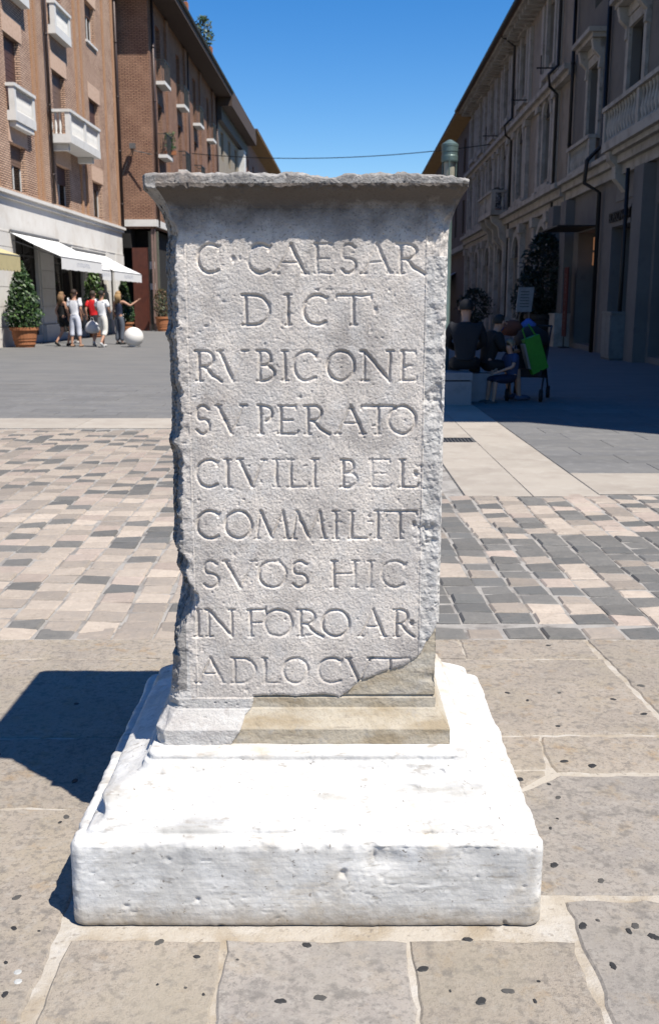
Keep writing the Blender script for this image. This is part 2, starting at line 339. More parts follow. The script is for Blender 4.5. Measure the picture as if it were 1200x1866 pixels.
# in front of the plinth
for x0, x1, mt in ((-.585, -.235, 'slab'), (-.235, .177, 'slab_grey'), (.177, .55, 'slab')):
    a, b = (.005, .005)
    slab(0, 0, 0, 0, mat=mt, poly=[(x0 + a, 1.28), (x1 - b, 1.28), (x1 - b, 1.965), (x0 + a, 1.97)])
    slab(x0 + .1, x1 + .1, .62, 1.265, .008, 'slab_grey'); slab(x0 - .05, x1 - .05, -.2, .605, .008)
ysL = [-.3, .7, 2.56, 3.02, 3.755, 3.99]
for j in range(len(ysL) - 1):
    e = -.612 if j < 2 else -.592
    slab(-1.62, e, ysL[j], ysL[j + 1], .005, 'slab')
    for i in (0, 1):
        dy = .18 * (i + 1) if 0 < j < 3 else 0
        slab(XL[i], XL[i + 1], ysL[j] + (dy if j > 1 else 0), ysL[j + 1] + (dy if j < 2 or j == 1 else 0) - (0 if j != 2 else 0), .006, random.choice(['slab', 'slab_grey'])) if j not in (1, 2) else slab(XL[i], XL[i + 1], ysL[j], ysL[j + 1], .006, random.choice(['slab', 'slab_grey']))
# between plinth and left / right columns behind the plinth
for y0, y1 in ((3.10, 3.755), (3.755, 3.99)): slab(-.592, .55, y0, y1, .004)
# right side
slab(.555, 1.62, 1.28, 2.128, .01, 'slab_grey'); slab(.575, 1.62, .45, 1.265, .01); slab(.56, 1.62, -.4, .435, .01, 'slab_grey')
slab(0, 0, 0, 0, mat='slab_grey', poly=[(.50, 2.145), (1.3, 2.145), (1.3, 2.752), (.70, 2.758), (.565, 2.66), (.50, 2.62)])
slab(0, 0, 0, 0, mat='slab', poly=[(.50, 2.63), (.56, 2.675), (.655, 2.765), (.655, 2.79), (.50, 2.79)])
slab(0, 0, 0, 0, mat='slab', poly=[(.50, 2.80), (.665, 2.80), (.675, 2.92), (.69, 3.035), (.50, 3.035)])
slab(0, 0, 0, 0, mat='slab', poly=[(.69, 2.782), (1.35, 2.78), (1.35, 3.030), (.70, 3.030), (.683, 2.92)])
slab(0, 0, 0, 0, mat='slab', poly=[(.50, 3.045), (1.135, 3.055), (1.10, 3.62), (1.094, 3.75), (.50, 3.75)])
slab(0, 0, 0, 0, mat='slab', poly=[(.55, 3.762), (1.083, 3.762), (1.075, 3.985), (.55, 3.985)])
slab(0, 0, 0, 0, mat='slab', poly=[(1.155, 3.06), (1.9, 3.06), (1.9, 3.985), (1.09, 3.985), (1.12, 3.62)])
for x0, x1 in ((1.3, 2.2), (2.2, 3.1), (3.1, 3.95)):
    for y0, y1 in ((2.145, 3.04), (3.05, 3.985)):
        if x0 == 1.3: x_, = (1.36,) if y0 < 3 else (1.9,)
        else: x_ = x0
        slab(x_, x1, y0, y1, .008, random.choice(['slab', 'slab_grey']))
for x0, x1 in ((1.62, 2.7), (2.7, 3.9)):
    for y0, y1 in ((-.4, .8), (.8, 2.13)): slab(x0, x1, y0, y1, .01, random.choice(['slab', 'slab_grey']))
# flattened chewing gum and spots
GUM = [(-0.75, 2.13, 1.3), (-0.72, 2.01, .9), (-0.7, 1.89, .6), (-0.67, 1.79, .9), (-0.38, 1.96, 1.3), (-0.29, 1.91, .7), (-0.05, 1.95, 1.2), (-0.1, 1.77, 1), (-0.02, 1.78, 1.1), (0.2, 1.87, 1.3), (0.31, 1.97, 1.1), (0.31, 1.77, 1.3), (0.37, 1.8, 1.1), (0.42, 1.77, .7), (0.58, 2.02, 1.3), (0.68, 2.0, 1.1), (0.7, 2.02, 1.1), (0.73, 1.98, 1.4), (0.61, 1.88, 1.2), (0.57, 2.27, 1.3), (0.67, 2.2, 1.1), (0.81, 2.82, 1.5), (0.73, 2.85, 1.2), (0.57, 2.73, 1.3), (0.66, 2.62, 1), (0.65, 2.7, .7), (0.53, 3.35, 1.6), (0.65, 3.4, 1.1), (0.84, 3.4, .8), (0.77, 3.11, 1), (1.02, 3.34, 1), (0.71, 3.33, 1), (1.16, 3.47, 1.5), (1.09, 3.21, 1.2), (0.54, 3.17, 1.1), (-0.76, 2.72, 1.5), (-0.73, 2.51, 1.2), (0.91, 3.91, 1.1), (-0.74, 2.48, .6), (-.9, 3.3, 1.1), (-1.05, 2.9, 1), (1.3, 2.4, 1.3), (1.2, 1.9, 1), (-1.1, 2.2, 1.2), (-1.3, 1.7, 1), (.02, 1.45, 1.1), (-.42, 1.5, .9), (1.5, 3.4, 1.2), (-.30, 1.81, .35), (-.26, 1.79, .4), (.25, 1.80, .4), (.44, 1.83, .4), (-.20, 1.90, .35), (-.36, 1.82, .3), (.60, 2.45, .7), (.63, 2.5, .5), (.62, 2.04, .6), (-.78, 1.95, .4), (-.66, 2.0, .4)]
for i, (x, y, s) in enumerate(GUM):
    n = 13; ph = random.random() * 6; r0 = .0088 * s; asp = random.uniform(.75, 1.25)
    rr = [r0 * (1 + .22 * math.sin(2 * k / n * 6.283 + ph) + random.uniform(-.16, .16)) for k in range(n)]
    V = [(x + rr[k] * asp * math.cos(k / n * 6.283), y + rr[k] * math.sin(k / n * 6.283), .0002) for k in range(n)] + [(x + rr[k] * .8 * asp * math.cos(k / n * 6.283), y + rr[k] * .8 * math.sin(k / n * 6.283), .0018) for k in range(n)]
    MB().add(V, [(k, (k + 1) % n, (k + 1) % n + n, k + n) for k in range(n)] + [tuple(range(n, 2 * n))]).build('gum_spot', M['gum' if i % 4 else 'gum_faint'], paving)
for x, y in ((-.665, 1.86), (-.655, 1.83)):
    MB().lathe([(.009, 0), (.006, .002)], 8, (x, y, 0)).build('white_spot', M['gum_white'], paving)

# cobbles
cobp = sheet('cobbled_paving', -7.5, 7.5, 3.995, 11.17, -.008, M['bed'])
variants = []
for k in range(14):
    rnd = random.Random(k); w_, d_ = .160 / 2, .139 / 2
    V, Fc = slabmesh([(-w_, -d_), (w_, -d_), (w_, d_), (-w_, d_)], 0, .03, .008, .0085, .09, rnd)
    V = [(x, y, z + (.0045 * math.sin(x * 30 + k) if z > -.004 else 0)) for x, y, z in V]
    variants.append((V, Fc))
vm = {}
def cmesh(k, c):
    if (k, c) not in vm:
        m = MB(); m.add(*variants[k]); vm[(k, c)] = m.mesh('cobble', M['cobs'][c])
    return vm[(k, c)]
cells = []
rot = R(1.3); cr, sr = math.cos(rot), math.sin(rot)
nx = 0
for i in range(-46, 46):
    for j in range(0, 50):
        lx = i * .169 + .01 * math.sin(j * .7) + .004 * math.sin(i * 7.3); ly = 4.075 + j * .148 + (.07 * math.sin(i * 12.9) if j else 0)
        x = lx * cr - (ly - 4) * sr; y = 4 + lx * 0 + (ly - 4) * cr
        ok = (x < .90 and y < 11.08 and x > -7.3) or (.90 <= x < 7.3 and y < 7.15)
        if .90 <= x < 1.1 and y > 7.12: ok = False
        if not ok or y < 4.065: continue
        cells.append((x, y, i, j))
cp = np.array([(c[0], c[1], 0) for c in cells])
gn = fbm(cp, 1.6, 2, 5); g2 = vnoise(cp, 40, 9)
out = []
for (x, y, i, j), a, b in zip(cells, gn, g2):
    pg = .16 + .22 * max(0, a) if x < .3 else .60 + .35 * a
    if x < .3 and y > 7: pg += .10
    r = random.random()
    if r < pg: c = random.choice([3, 3, 4]) if x > .3 else random.choice([3, 3, 4, 2])
    elif r < pg + .14: c = 2
    else: c = random.choice([0, 0, 1])
    px = 600 + 1800 * x / (y * .978 + .29)
    vis = -20 < px < 1220 and not (305 < px < 800)
    out.append((0 if vis else 1, y, x, c, random.randrange(14), random.uniform(-.012, .012), random.uniform(-.0035, .0025), random.uniform(.94, 1.02), random.uniform(.88, 1.04)))
out.sort(key=lambda t: (t[0], t[1]))
for t in out[:300]:
    o = link('cobble', cmesh(t[4], t[3]), cobp); o.location = (t[2], t[1], t[6]); o.rotation_euler = (random.uniform(-.015, .015), random.uniform(-.015, .015), t[5] + rot); o.scale = (t[7], t[8], 1)
rest = MB()
for t in out[300:]:
    V, Fc = variants[t[4]]; ca, sa = math.cos(t[5] + rot), math.sin(t[5] + rot)
    rest.add([(t[2] + (a * ca * t[7] - b * sa * t[8]), t[1] + (a * sa * t[7] + b * ca * t[8]), c + t[6]) for a, b, c in V], Fc, t[3])
me = bpy.data.meshes.new('cobble_field'); me.from_pydata(rest.v, [], rest.f)
for q_ in M['cobs']: me.materials.append(q_)
me.polygons.foreach_set('material_index', rest.m); me.update()
o = link('cobble_field', me, cobp); o['kind'] = 'stuff'

# travertine bands
band = sheet('stone_band', .995, 2.005, 7.15, 40, -.005, M['joint'])
sheet_b = MB().add([(2.005, 7.236, -.005), (9.5, 7.236, -.005), (9.5, 8.155, -.005), (2.005, 8.155, -.005), (-9.5, 11.17, -.0051), (.995, 11.17, -.0051), (.995, 12.15, -.0051), (-9.5, 12.15, -.0051)], [(0, 1, 2, 3), (4, 5, 6, 7)]).build('joint_bed', M['joint'], band)
def bslab(x0, x1, y0, y1):
    V, Fc = slabmesh([(x0 + .003, y0 + .003), (x1 - .003, y0 + .003), (x1 - .003, y1 - .003), (x0 + .003, y1 - .003)], 0, .02, .002, .0012, .5)
    m = MB(); m.add(V, Fc); return m.build('band_slab', M['trav'], band)
ys = [7.15, 8.42, 9.78, 11.2, 12.9, 14.6, 16.6, 18.8, 21, 24, 27, 31, 35, 39.9]
for a, b in zip(ys[:-1], ys[1:]):
    if a < 9.8 < b or abs(a - 9.78) < .01:
        bslab(1.5, 2.0, a, b); bslab(1.0, 1.5, a, 10.02); bslab(1.0, 1.5, 10.38, b)
    else: bslab(1.0, 1.5, a, b); bslab(1.5, 2.0, a, b)
for k in range(6): bslab(2.005 + k * 1.25, 2.005 + (k + 1) * 1.25, 7.236, 8.155)
for k in range(8): bslab(.995 - (k + 1) * 1.3, .995 - k * 1.3, 11.17, 12.15)
g = MB(); g.box(1.01, 1.49, 10.03, 10.37, -.03, -.012)
for k in range(13): g.box(1.02 + k * .036, 1.04 + k * .036, 10.03, 10.37, -.012, -.002)
for y in (10.03, 10.355): g.box(1.01, 1.49, y, y + .015, -.012, -.0015)
tag(g.build('drain_grate', M['iron']), 'dark iron drain grate set into the pale stone band', 'drain')

# grey pavers of the square
sq = sheet('paved_square', 2.005, 9.5, 8.155, 15.3, -.006, M['joint'])
sheet_c = MB().add([(-9.5, 12.15, -.006), (.995, 12.15, -.006), (.995, 17.2, -.006), (-9.5, 17.2, -.006)], [(0, 1, 2, 3)]).build('joint_bed', M['joint'], sq)
def pav(x0, x1, y0, y1, target=None):
    V, Fc = slabmesh([(x0 + .003, y0 + .003), (x1 - .003, y0 + .003), (x1 - .003, y1 - .003), (x0 + .003, y1 - .003)], random.uniform(-.0015, .001), .02, .002, .001, .9)
    if target is not None: target.add(V, Fc); return
    m = MB(); m.add(V, Fc); m.build('paver', M['paver'], sq)
y = 8.155; j = 0
while y < 15.25:
    h = min(.51, 15.3 - y); x = 2.005 - (j % 3) * .3
    while x < 9.5:
        x1 = min(x + random.choice([.8, .95, 1.1]), 9.5)
        if x1 > 2.1: pav(max(x, 2.005), x1, y, y + h)
        x = x1
    y += h; j += 1
y = 12.15; j = 0; far = MB()
while y < 17.15:
    h = min(.36, 17.2 - y); x = -9.5 - (j % 2) * .4
    while x < .99:
        x1 = min(x + .8, .995); px = 600 + 1800 * x1 / (y * .978 + .29)
        if x1 > -9.4: pav(max(x, -9.5), x1, y, y + h, None if (px < 330 and px > 0) else far)
        x = x1
    y += h; j += 1
o = far.build('far_pavers', M['paver'], sq); o['kind'] = 'stuff'

# ---------------------------------------------------------------- facades
SL = .0217; PHI = math.atan2(1, SL)
class Fac:
    """facade frame: u runs along the street away from the camera, d outwards over the street, z up"""
    def __init__(s, name, loc, sg, label, cat='building'):
        s.e = empty(name, loc, PHI, label, cat); s.sg = sg
    def b(s, mb, u0, u1, d0, d1, z0, z1, m=0): return mb.box(u0, u1, s.sg * d0, s.sg * d1, z0, z1, m)
    def part(s, name, mat, boxes, parent=None):
        m = MB()
        for q in boxes: s.b(m, *q)
        return m.build(name, mat, parent or s.e)
    def each(s, name, mat, boxes, parent=None):
        for q in boxes: s.part(name, mat, [q], parent)
    def wall(s, name, mat, u0, u1, z0, z1, holes, reveal=.28, back=9.0, closed=True, parent=None):
        us = sorted({u0, u1, *[h[0] for h in holes], *[h[1] for h in holes]}); zs = sorted({z0, z1, *[h[2] for h in holes], *[h[3] for h in holes]})
        us = [u for u in us if u0 <= u <= u1]; zs = [z for z in zs if z0 <= z <= z1]
        m = MB(); g = s.sg
        for a, b in zip(us[:-1], us[1:]):
            for c, d in zip(zs[:-1], zs[1:]):
                cu, cz = (a + b) / 2, (c + d) / 2
                if any(h[0] < cu < h[1] and h[2] < cz < h[3] for h in holes): continue
                m.add([(a, 0, c), (b, 0, c), (b, 0, d), (a, 0, d)], [(0, 1, 2, 3)])
        r = -g * reveal
        for a, b, c, d in [h[:4] for h in holes]:
            m.add([(a, 0, c), (b, 0, c), (b, 0, d), (a, 0, d), (a, r, c), (b, r, c), (b, r, d), (a, r, d)], [(0, 1, 5, 4), (1, 2, 6, 5), (2, 3, 7, 6), (3, 0, 4, 7)])
            m.add([(a, r, c), (b, r, c), (b, r, d), (a, r, d)], [(0, 1, 2, 3)], 1)
        if closed:
            B = -g * back
            m.add([(u0, 0, z0), (u1, 0, z0), (u1, 0, z1), (u0, 0, z1), (u0, B, z0), (u1, B, z0), (u1, B, z1), (u0, B, z1)], [(0, 3, 7, 4), (1, 5, 6, 2), (3, 2, 6, 7), (4, 7, 6, 5)])
        me = bpy.data.meshes.new(name); me.from_pydata(m.v, [], m.f); me.materials.append(mat); me.materials.append(M['dark'])
        me.polygons.foreach_set('material_index', m.m); me.update()
        return link(name, me, parent or s.e)
    def window(s, u0, u1, z0, z1, dep=.2, fm='frame', lights=2, shut=0, shm='shutter', sill=None, glass='glass', t=.055, transom=None):
        u0 += .002; u1 -= .002; z0 += .002; z1 -= .002
        zt = z1 - shut * (z1 - z0); zg = zt
        D0, D1 = -dep - .05, -dep
        fr = [(u0, u0 + t, D0, D1, z0, z1 if shut < 1 else z1), (u1 - t, u1, D0, D1, z0, z1), (u0 + t, u1 - t, D0, D1, z0, z0 + t), (u0 + t, u1 - t, D0, D1, z1 - t, z1)]
        if shut < .95:
            for k in range(1, lights):
                c = u0 + (u1 - u0) * k / lights; fr.append((c - t * .6, c + t * .6, D0, D1, z0 + t, z1 - t))
            if transom: fr.append((u0 + t, u1 - t, D0 + .004, D1 + .004, transom - t / 2, transom + t / 2))
        w_ = s.part('window', M[fm], fr)
        if shut < .95:
            for k in range(lights):
                a = u0 + (u1 - u0) * k / lights + .02; b = u0 + (u1 - u0) * (k + 1) / lights - .02
                s.part('pane', M[glass], [(a, b, D0 + .015, D0 + .025, z0 + .03, z1 - .03)], w_)
        if shut:
            m = MB(); z = zt; n = max(3, int((z1 - zt) / .09)); h = (z1 - zt) / n
            for k in range(n): s.b(m, u0 + .03, u1 - .03, D1 + .01, D1 + (.035 if k % 2 else .03), zt + k * h + .006, zt + (k + 1) * h - .002)
            s.b(m, u0 + .03, u1 - .03, D1 + .005, D1 + .015, zt, z1)
            m.build('shutter', M[shm], w_)
        if sill: s.part('sill', M[sill], [(u0 - .08, u1 + .08, .003 - dep, .08, z0 - .09, z0 - .004)], w_)
        return w_
    def pipe(s, u, d, z0, z1, r=.06, mat='pipe', pts=None):
        m = MB(); m.smooth = True; m.tube(pts or [(u, s.sg * d, z0), (u, s.sg * d, z1)], r, 8)
        zz = z0 + 1
        while zz < z1 and not pts: m.tube([(u, s.sg * d, zz), (u, s.sg * d, zz + .06)], r * 1.25, 8); zz += 2.4
        return m.build('drainpipe', M[mat], s.e)
def baluster_mesh(h, r, mat, n=8):
    m = MB(); m.smooth = True
    m.lathe([(r * .8, 0), (r * .8, .06 * h), (r * .45, .12 * h), (r, .35 * h), (r * .75, .52 * h), (r * .4, .8 * h), (r * .7, .9 * h), (r * .8, .94 * h), (r * .8, h)], n)
    return m.mesh('baluster', mat)
def stone_balcony(F, u0, u1, z0, z1, d, mat='white', pitch=.16, slab=.3, bal=None, sides=True):
    b = F.part('balcony', M[mat], [(u0, u1, .003, d, z0, z0 + slab)])
    F.part('handrail', M[mat], [(u0 - .03, u1 + .03, d - .2, d + .03, z1 - .1, z1)] + ([(u0 - .03, u0 + .17, .004, d - .2, z1 - .1, z1), (u1 - .17, u1 + .03, .004, d - .2, z1 - .1, z1)] if sides else []), b)
    posts = [(u0, u0 + .2), (u1 - .2, u1)]
    if u1 - u0 > 3.2: c = (u0 + u1) / 2; posts.insert(1, (c - .1, c + .1))
    F.each('corner_post', M[mat], [(a, c, d - .19, d - .01, z0 + slab, z1 - .1) for a, c in posts], b)
    me = bal or baluster_mesh(z1 - .1 - z0 - slab, .055, M[mat])
    for (a0, a1), (b0, b1) in zip(posts[:-1], posts[1:]):
        n = max(1, int((b0 - a1) / pitch)); st = (b0 - a1) / n
        for k in range(n):
            o = link('baluster', me, b); o.location = (a1 + st * (k + .5), F.sg * (d - .1), z0 + slab)
    if sides and d > .5:
        n = int((d - .25) / pitch)
        for k in range(n):
            for uu in (u0 + .1, u1 - .1):
                o = link('baluster', me, b); o.location = (uu, F.sg * (.08 + k * pitch), z0 + slab)
    return b
def rail_balcony(F, u0, u1, z0, z1, d):
    b = F.part('balcony', M['white'], [(u0, u1, .003, d, z0, z0 + .16)])
    m = MB()
    F.b(m, u0, u1, d - .04, d, z1 - .04, z1); F.b(m, u0, u0 + .04, .004, d - .04, z1 - .04, z1); F.b(m, u1 - .04, u1, .004, d - .04, z1 - .04, z1)
    m.build('railing', M['rail'], b)
    mb = MB(); mb.box(-.009, .009, -.009, .009, 0, z1 - z0 - .2); me = mb.mesh('railing_bar', M['rail'])
    n = int((u1 - u0) / .13)
    for k in range(n + 1):
        o = link('railing_bar', me, b); o.location = (u0 + .02 + (u1 - u0 - .04) * k / n, F.sg * (d - .02), z0 + .16)
    for k in range(1, 4):
        o = link('railing_bar', me, b); o.location = (u0 + .02, F.sg * (d * k / 4), z0 + .16)
    return b

# --- L1: tan brick building over a stone ground floor
A = Fac('brick_building', (-10.4, 32, 0), -1, 'tan brick building with white balconies over a pale stone shop floor')
U0, U1 = -9, 17.55
cols = [(1.85, 3.4), (7.05, 8.75), (12.35, 13.95), (-3.6, -2.0)]
holes = []
for c in cols:
    holes += [(c[0], c[1], 5.02, 6.5), (c[0], c[1], 7.15 if c[0] < 10 else 8.3, 9.83), (c[0], c[1], 11.0 if c[0] < 10 else 12.1, 13.7)]
A.wall('wall', M['brick1'], U0, U1, 4.915, 18.5, holes)
for c in cols:
    near = c[0] < 10
    A.window(c[0], c[1], 5.02, 6.5, .2, shut=.45 if c[0] != 12.35 else .2, shm='shutter2' if c[0] == 1.85 else 'shutter')
    A.window(c[0], c[1], 7.15 if near else 8.3, 9.83, .2, shut=.97, shm='shutter' if c[0] != 7.05 else 'shutter2')
    A.window(c[0], c[1], 11.0 if near else 12.1, 13.7, .2, shut=.3, sill='white' if not near else None, lights=3)
    for zt in (6.5, 9.83, 13.7): A.part('lintel', M['lintel'], [(c[0] - .12, c[1] + .25, .003, .02, zt + .002, zt + .62)])
def gl(F, u0, u1, z0, z1, d, mat, pane): return None
for (a, b, z0, z1, d) in ((1.75, 3.9, 7.14, 8.27, .28), (6.9, 9.0, 11.0, 12.12, .28), (1.75, 3.9, 11.0, 12.12, .28), (-3.8, -1.7, 7.14, 8.27, .28), (6.3, 10.7, 7.13, 8.29, .8)):
    stone_balcony(A, a, b, z0, z1, d)
A.each('balcony_bracket', M['white'], [(1.9, 3.75, .003, .24, 6.98, 7.13), (6.6, 6.85, .003, .6, 6.9, 7.12), (10.1, 10.35, .003, .6, 6.9, 7.12)])
for a in (4.55, 5.05, 10.35, 11.2, 15.1, 16.9, -.5, .3): A.part('brick_rib', M['rib'], [(a, a + .22, .003, .07, 4.93, 18.4)])
A.pipe(6.15, .12, 4.95, 18); A.pipe(17.3, .12, 4.95, 18, .075)
A.part('cornice', M['facade_stone'], [(U0, U1 + .2, .003, .16, 4.80, 4.91), (U0, U1 + .12, .003, .09, 4.67, 4.797)])
# ground floor in pale stone with piers and shop openings
gh = [(1.75, 4.1, .25, 3.55), (6.0, 10.1, .25, 3.45), (11.2, 14.0, .25, 3.35), (14.75, 15.75, .1, 3.3), (-6.5, -.9, .25, 3.4)]
A.wall('stone_ground_floor', M['facade_stone'], U0, U1, 0, 4.668, gh, reveal=.2)
for (a, b, c, d) in gh: A.window(a, b, c, d, .12, fm='framed', lights=max(1, int((b - a) / 1.1)), glass='shopglass', t=.07, transom=d - .6)
A.part('stone_cladding_joint', M['facade_stone'], [(U0, U1, .003, .02, 3.62, 3.66)])
for a, b in ((-.7, 1.5), (4.25, 5.85), (10.2, 11.1), (14.1, 14.65), (15.85, 17.5)):
    m = MB(); zz = .62
    A.b(m, a - .03, b + .03, .003, .14, 0, .6)
    k = 0
    while zz < 3.5:
        A.b(m, a, b, .003, .05, zz + .006, min(zz + .62, 3.58)); zz += .63
    m.build('stone_pier', M['facade_stone'], A.e)
A.part('curb', M['facade_stone'], [(U1 - .4, U1 + .12, .004, .16, .0, .5)])

# awnings (things of their own)
def awning(F, u0, u1, z0, z1, d, mat, valance, label, group=None, scallop=False, prints=True):
    t = empty('awning', F.e.matrix_basis @ Vector((u0, F.sg * .02, z0)), 0, label, 'awning', group)
    t.rotation_euler = (0, 0, PHI)
    g = F.sg; L = u1 - u0; m = MB(); th = .018; n = 12
    V = []
    for i in range(n + 1):
        for (dd, zz) in ((.03, 0), (d * .5, (z1 - z0) * .5 - .02), (d, z1 - z0)):
            V += [(L * i / n, g * dd, zz), (L * i / n, g * dd, zz - th)]
    Fc = []
    for i in range(n):
        a = i * 6; b = a + 6
        for k in (0, 2): Fc += [(a + k, b + k, b + k + 2, a + k + 2), (a + k + 1, a + k + 3, b + k + 3, b + k + 1)]
        Fc += [(a, a + 1, b + 1, b), (a + 4, b + 4, b + 5, a + 5)]
    Fc += [(0, 2, 3, 1), (2, 4, 5, 3), (n * 6, n * 6 + 1, n * 6 + 3, n * 6 + 2), (n * 6 + 2, n * 6 + 3, n * 6 + 5, n * 6 + 4)]
    m.add(V, Fc); m.build('canopy', mat, t)
    m = MB(); nn = int(L / .28) if scallop else 16
    zt = z1 - z0 - .05
    for i in range(nn):
        a = L * i / nn; b = L * (i + 1) / nn; wv = .012 * math.sin(i * 1.9)
        if scallop:
            poly = [(a, zt), (b, zt), (b, zt - valance + .06), (a * .2 + b * .8, zt - valance), (a * .8 + b * .2, zt - valance), (a, zt - valance + .06)]
        else: poly = [(a, zt), (b, zt), (b, zt - valance + .01 * math.sin(i * 2.3 + 2.3)), (a, zt - valance + .01 * math.sin(i * 2.3))]
        m.prism(poly, 'y', g * (d + .005 + wv * 0), g * (d + .017))
    v = m.build('valance', mat, t)
    if prints:
        m = MB(); c = L * .5; rr = random.Random(int(u0 * 10)); x = c - .85
        while x < c + .85 and x < L - .2:
            h = .13; k = rr.randrange(3)
            m.box(x, x + .022, g * (d + .018), g * (d + .021), zt - valance * .62, zt - valance * .62 + h)
            if k != 1: m.box(x + .022, x + .07, g * (d + .018), g * (d + .021), zt - valance * .62 + (h - .022 if k else 0), zt - valance * .62 + (h if k else .022))
            x += .125
        m.build('print', M['print'], v)['kind'] = 'stuff'
    m = MB(); m.tube([(0, g * (d - .01), z1 - z0 - .035), (L, g * (d - .01), z1 - z0 - .035)], .03, 8); m.build('front_bar', M['grey_metal'], t)
    m = MB(); m.tube([(0, g * .05, .04), (L, g * .05, .04)], .05, 8); m.build('roller_tube', M['grey_metal'], t)
    for uu in (.12, L - .12):
        m = MB(); m.tube([(uu, g * .05, -.25), (uu + (.25 if uu < 1 else -.25), g * d * .5, (z1 - z0) * .5 - .17), (uu, g * (d - .03), z1 - z0 - .06)], .018, 6); m.build('folding_arm', M['grey_metal'], t)
    return t
awning(A, 1.15, 6.45, 3.62, 2.86, 1.65, M['canvas'], .36, 'long white awning over the shop window beside the walking group, largest of the white awnings', 'white shop awnings')
awning(A, 6.7, 8.05, 3.5, 2.62, 1.6, M['canvas'], .34, 'narrow white awning hanging a little lower between the two wide white awnings', 'white shop awnings')
awning(A, 8.45, 13.6, 3.42, 2.62, 1.65, M['canvas'], .32, 'white awning nearest to the building corner above the round white bollard', 'white shop awnings')
awning(A, -7.2, -2.55, 3.3, 2.72, 1.5, M['canvasy'], .42, 'pale yellow awning with scalloped edge at the left border of the photo', None, True, False)

# --- L2: red-brown brick building with deep eaves
B = Fac('brick_house', (-8.5, 50, 0), -1, 'red brown brick building with deep dark eaves and small railed balconies beyond the cross street')
bu = [(1.55, 3.2), (7.35, 8.95), (13.1, 14.7), (18.9, 20.4)]
bh = []
for a, b in bu: bh += [(a + .25, b - .2, 5.1, 7.3), (a + .25, b - .2, 8.62, 11.0), (a + .25, b - .2, 12.02, 14.6)]
B.wall('wall', M['brick2'], 0, 24, 4.9, 15.5, bh, reveal=.3, back=14)
for a, b in bu:
    for z0, z1 in ((5.1, 7.3), (8.62, 11.0), (12.02, 14.6)): B.window(a + .25, b - .2, z0, z1, .22, fm='framed', lights=1)
    for z in (8.4, 11.8): rail_balcony(B, a, b, z, z + 1.15, .45)
    B.part('wall_rib', M['brick2'], [(a + 2.0 + .6, a + 3.3, .003, .12, 5, 15.4)])
m = MB(); m.prism([(-1.0, 15.5), (9, 15.5), (9, 16.1), (-1.1, 15.95), (-1.1, 15.5)], 'x', -1.03, 24.6); m.v = [(x, y, z) for x, y, z in m.v]; m.build('eaves', M['soffit'], B.e)
m = MB(); m.tube([(-1.03, -1.15, 15.9), (24.6, -1.15, 15.9)], .09, 8); m.build('gutter', M['pipe_dark'], B.e)
B.pipe(.45, .12, 5, 15.4, .07); B.pipe(11.0, .1, 5, 15.4, .06); B.pipe(23.6, .1, 5, 15.4, .06)
B.part('beam', M['white'], [(-.02, 24, .002, .12, 5.0, 5.32)])
m = MB(); m.box(-.14, -.004, -.12, 13, 5.0, 5.32); m.build('beam', M['white'], B.e)
m = MB(); m.box(1.2, 24, .3, 13, 0, 4.89); m.build('recessed_shop_wall', M['dark'], B.e)
m = MB(); m.box(-.06, .5, .42, 1.15, 0, 4.0); m.build('marble_column', M['marble'], B.e)
m = MB(); m.box(.0, .1, .1, .2, 0, 4.88); m.box(.0, .1, -.02, .06, 0, 4.88); m.build('shopfront_post', plain('pinkish_metal', (.33, .22, .19), .5), B.e)
m = MB(); m.box(-.02, 1.1, 1.2, 13, 4.0, 4.88); m.build('shop_fascia', M['dark'], B.e)
m = MB(); m.box(.3, .33, -.1, .4, .3, 4.8); m.build('shop_window', plain('greenish_shop_glass', (.20, .20, .16), .15), B.e)
m = MB(); m.box(.27, .295, .12, .38, 3.0, 3.35); m.box(.27, .295, .12, .38, 2.0, 2.3); m.build('paper_notice', M['frame'], B.e)
for u, s_ in ((.4, 1), (8.5, 1)):
    pass
# spotlight and bracket on the front wall
m = MB(); m.box(-.45, -.2, .75, 1.0, 8.55, 8.8); m.tube([(-.3, .9, 8.55), (-.02, .95, 8.35)], .03, 6); m.tube([(-.3, .95, 8.5), (-.6, -.1, 8.25)], .025, 6); m.tube([(-.25, .95, 8.45), (-.02, 2.0, 6.2)], .015, 6)
m.build('wall_lamp', M['grey_metal'], B.e)

# --- L3 pale narrow building and L4 pink building with orange soffit
C3 = Fac('narrow_building', (-7.95, 74.02, 0), -1, 'pale building with a dark top storey squeezed between the brick and the pink building')
ch = [(2.0 + 4.4 * k, 3.6 + 4.4 * k, z, z + 2.0) for k in range(4) for z in (5, 8.4, 11.6)]
C3.wall('wall', M['cream'], 0.02, 18, 0, 14.4, ch)
for h in ch: C3.window(*h, .2, fm='framed', lights=1)
C3.part('top_storey', plain('dark_cladding', (.085, .075, .075), .7), [(0.02, 18, .004, .35, 14.0, 14.9)])
C3.part('roof', M['soffit'], [(0.02, 18.3, -8, 1.1, 14.92, 16.1)])
C3.part('roof_edge', M['white'], [(-.3, 14, -.4, .6, 16.12, 16.5)])
C3.part('white_pier', M['white'], [(13.5, 14.8, .004, .5, 0, 13.9)])
m = MB(); m.prism([(-.02, 9.3), (-.02, 9.35), (-1.5, 8.5), (-1.5, 8.45)], 'x', .4, 8); m.build('sun_blind', M['white'], C3.e)
D4 = Fac('pink_building', (-7.5, 92.1, 0), -1, 'pinkish plaster building with orange soffit at the far end of the left side')
dh = [(2 + 5 * k, 3.4 + 5 * k, z, z + 2.1) for k in range(8) for z in (4.6, 8.4, 12)]
D4.wall('wall', M['pinkw'], 0.02, 46, 0, 16, dh)
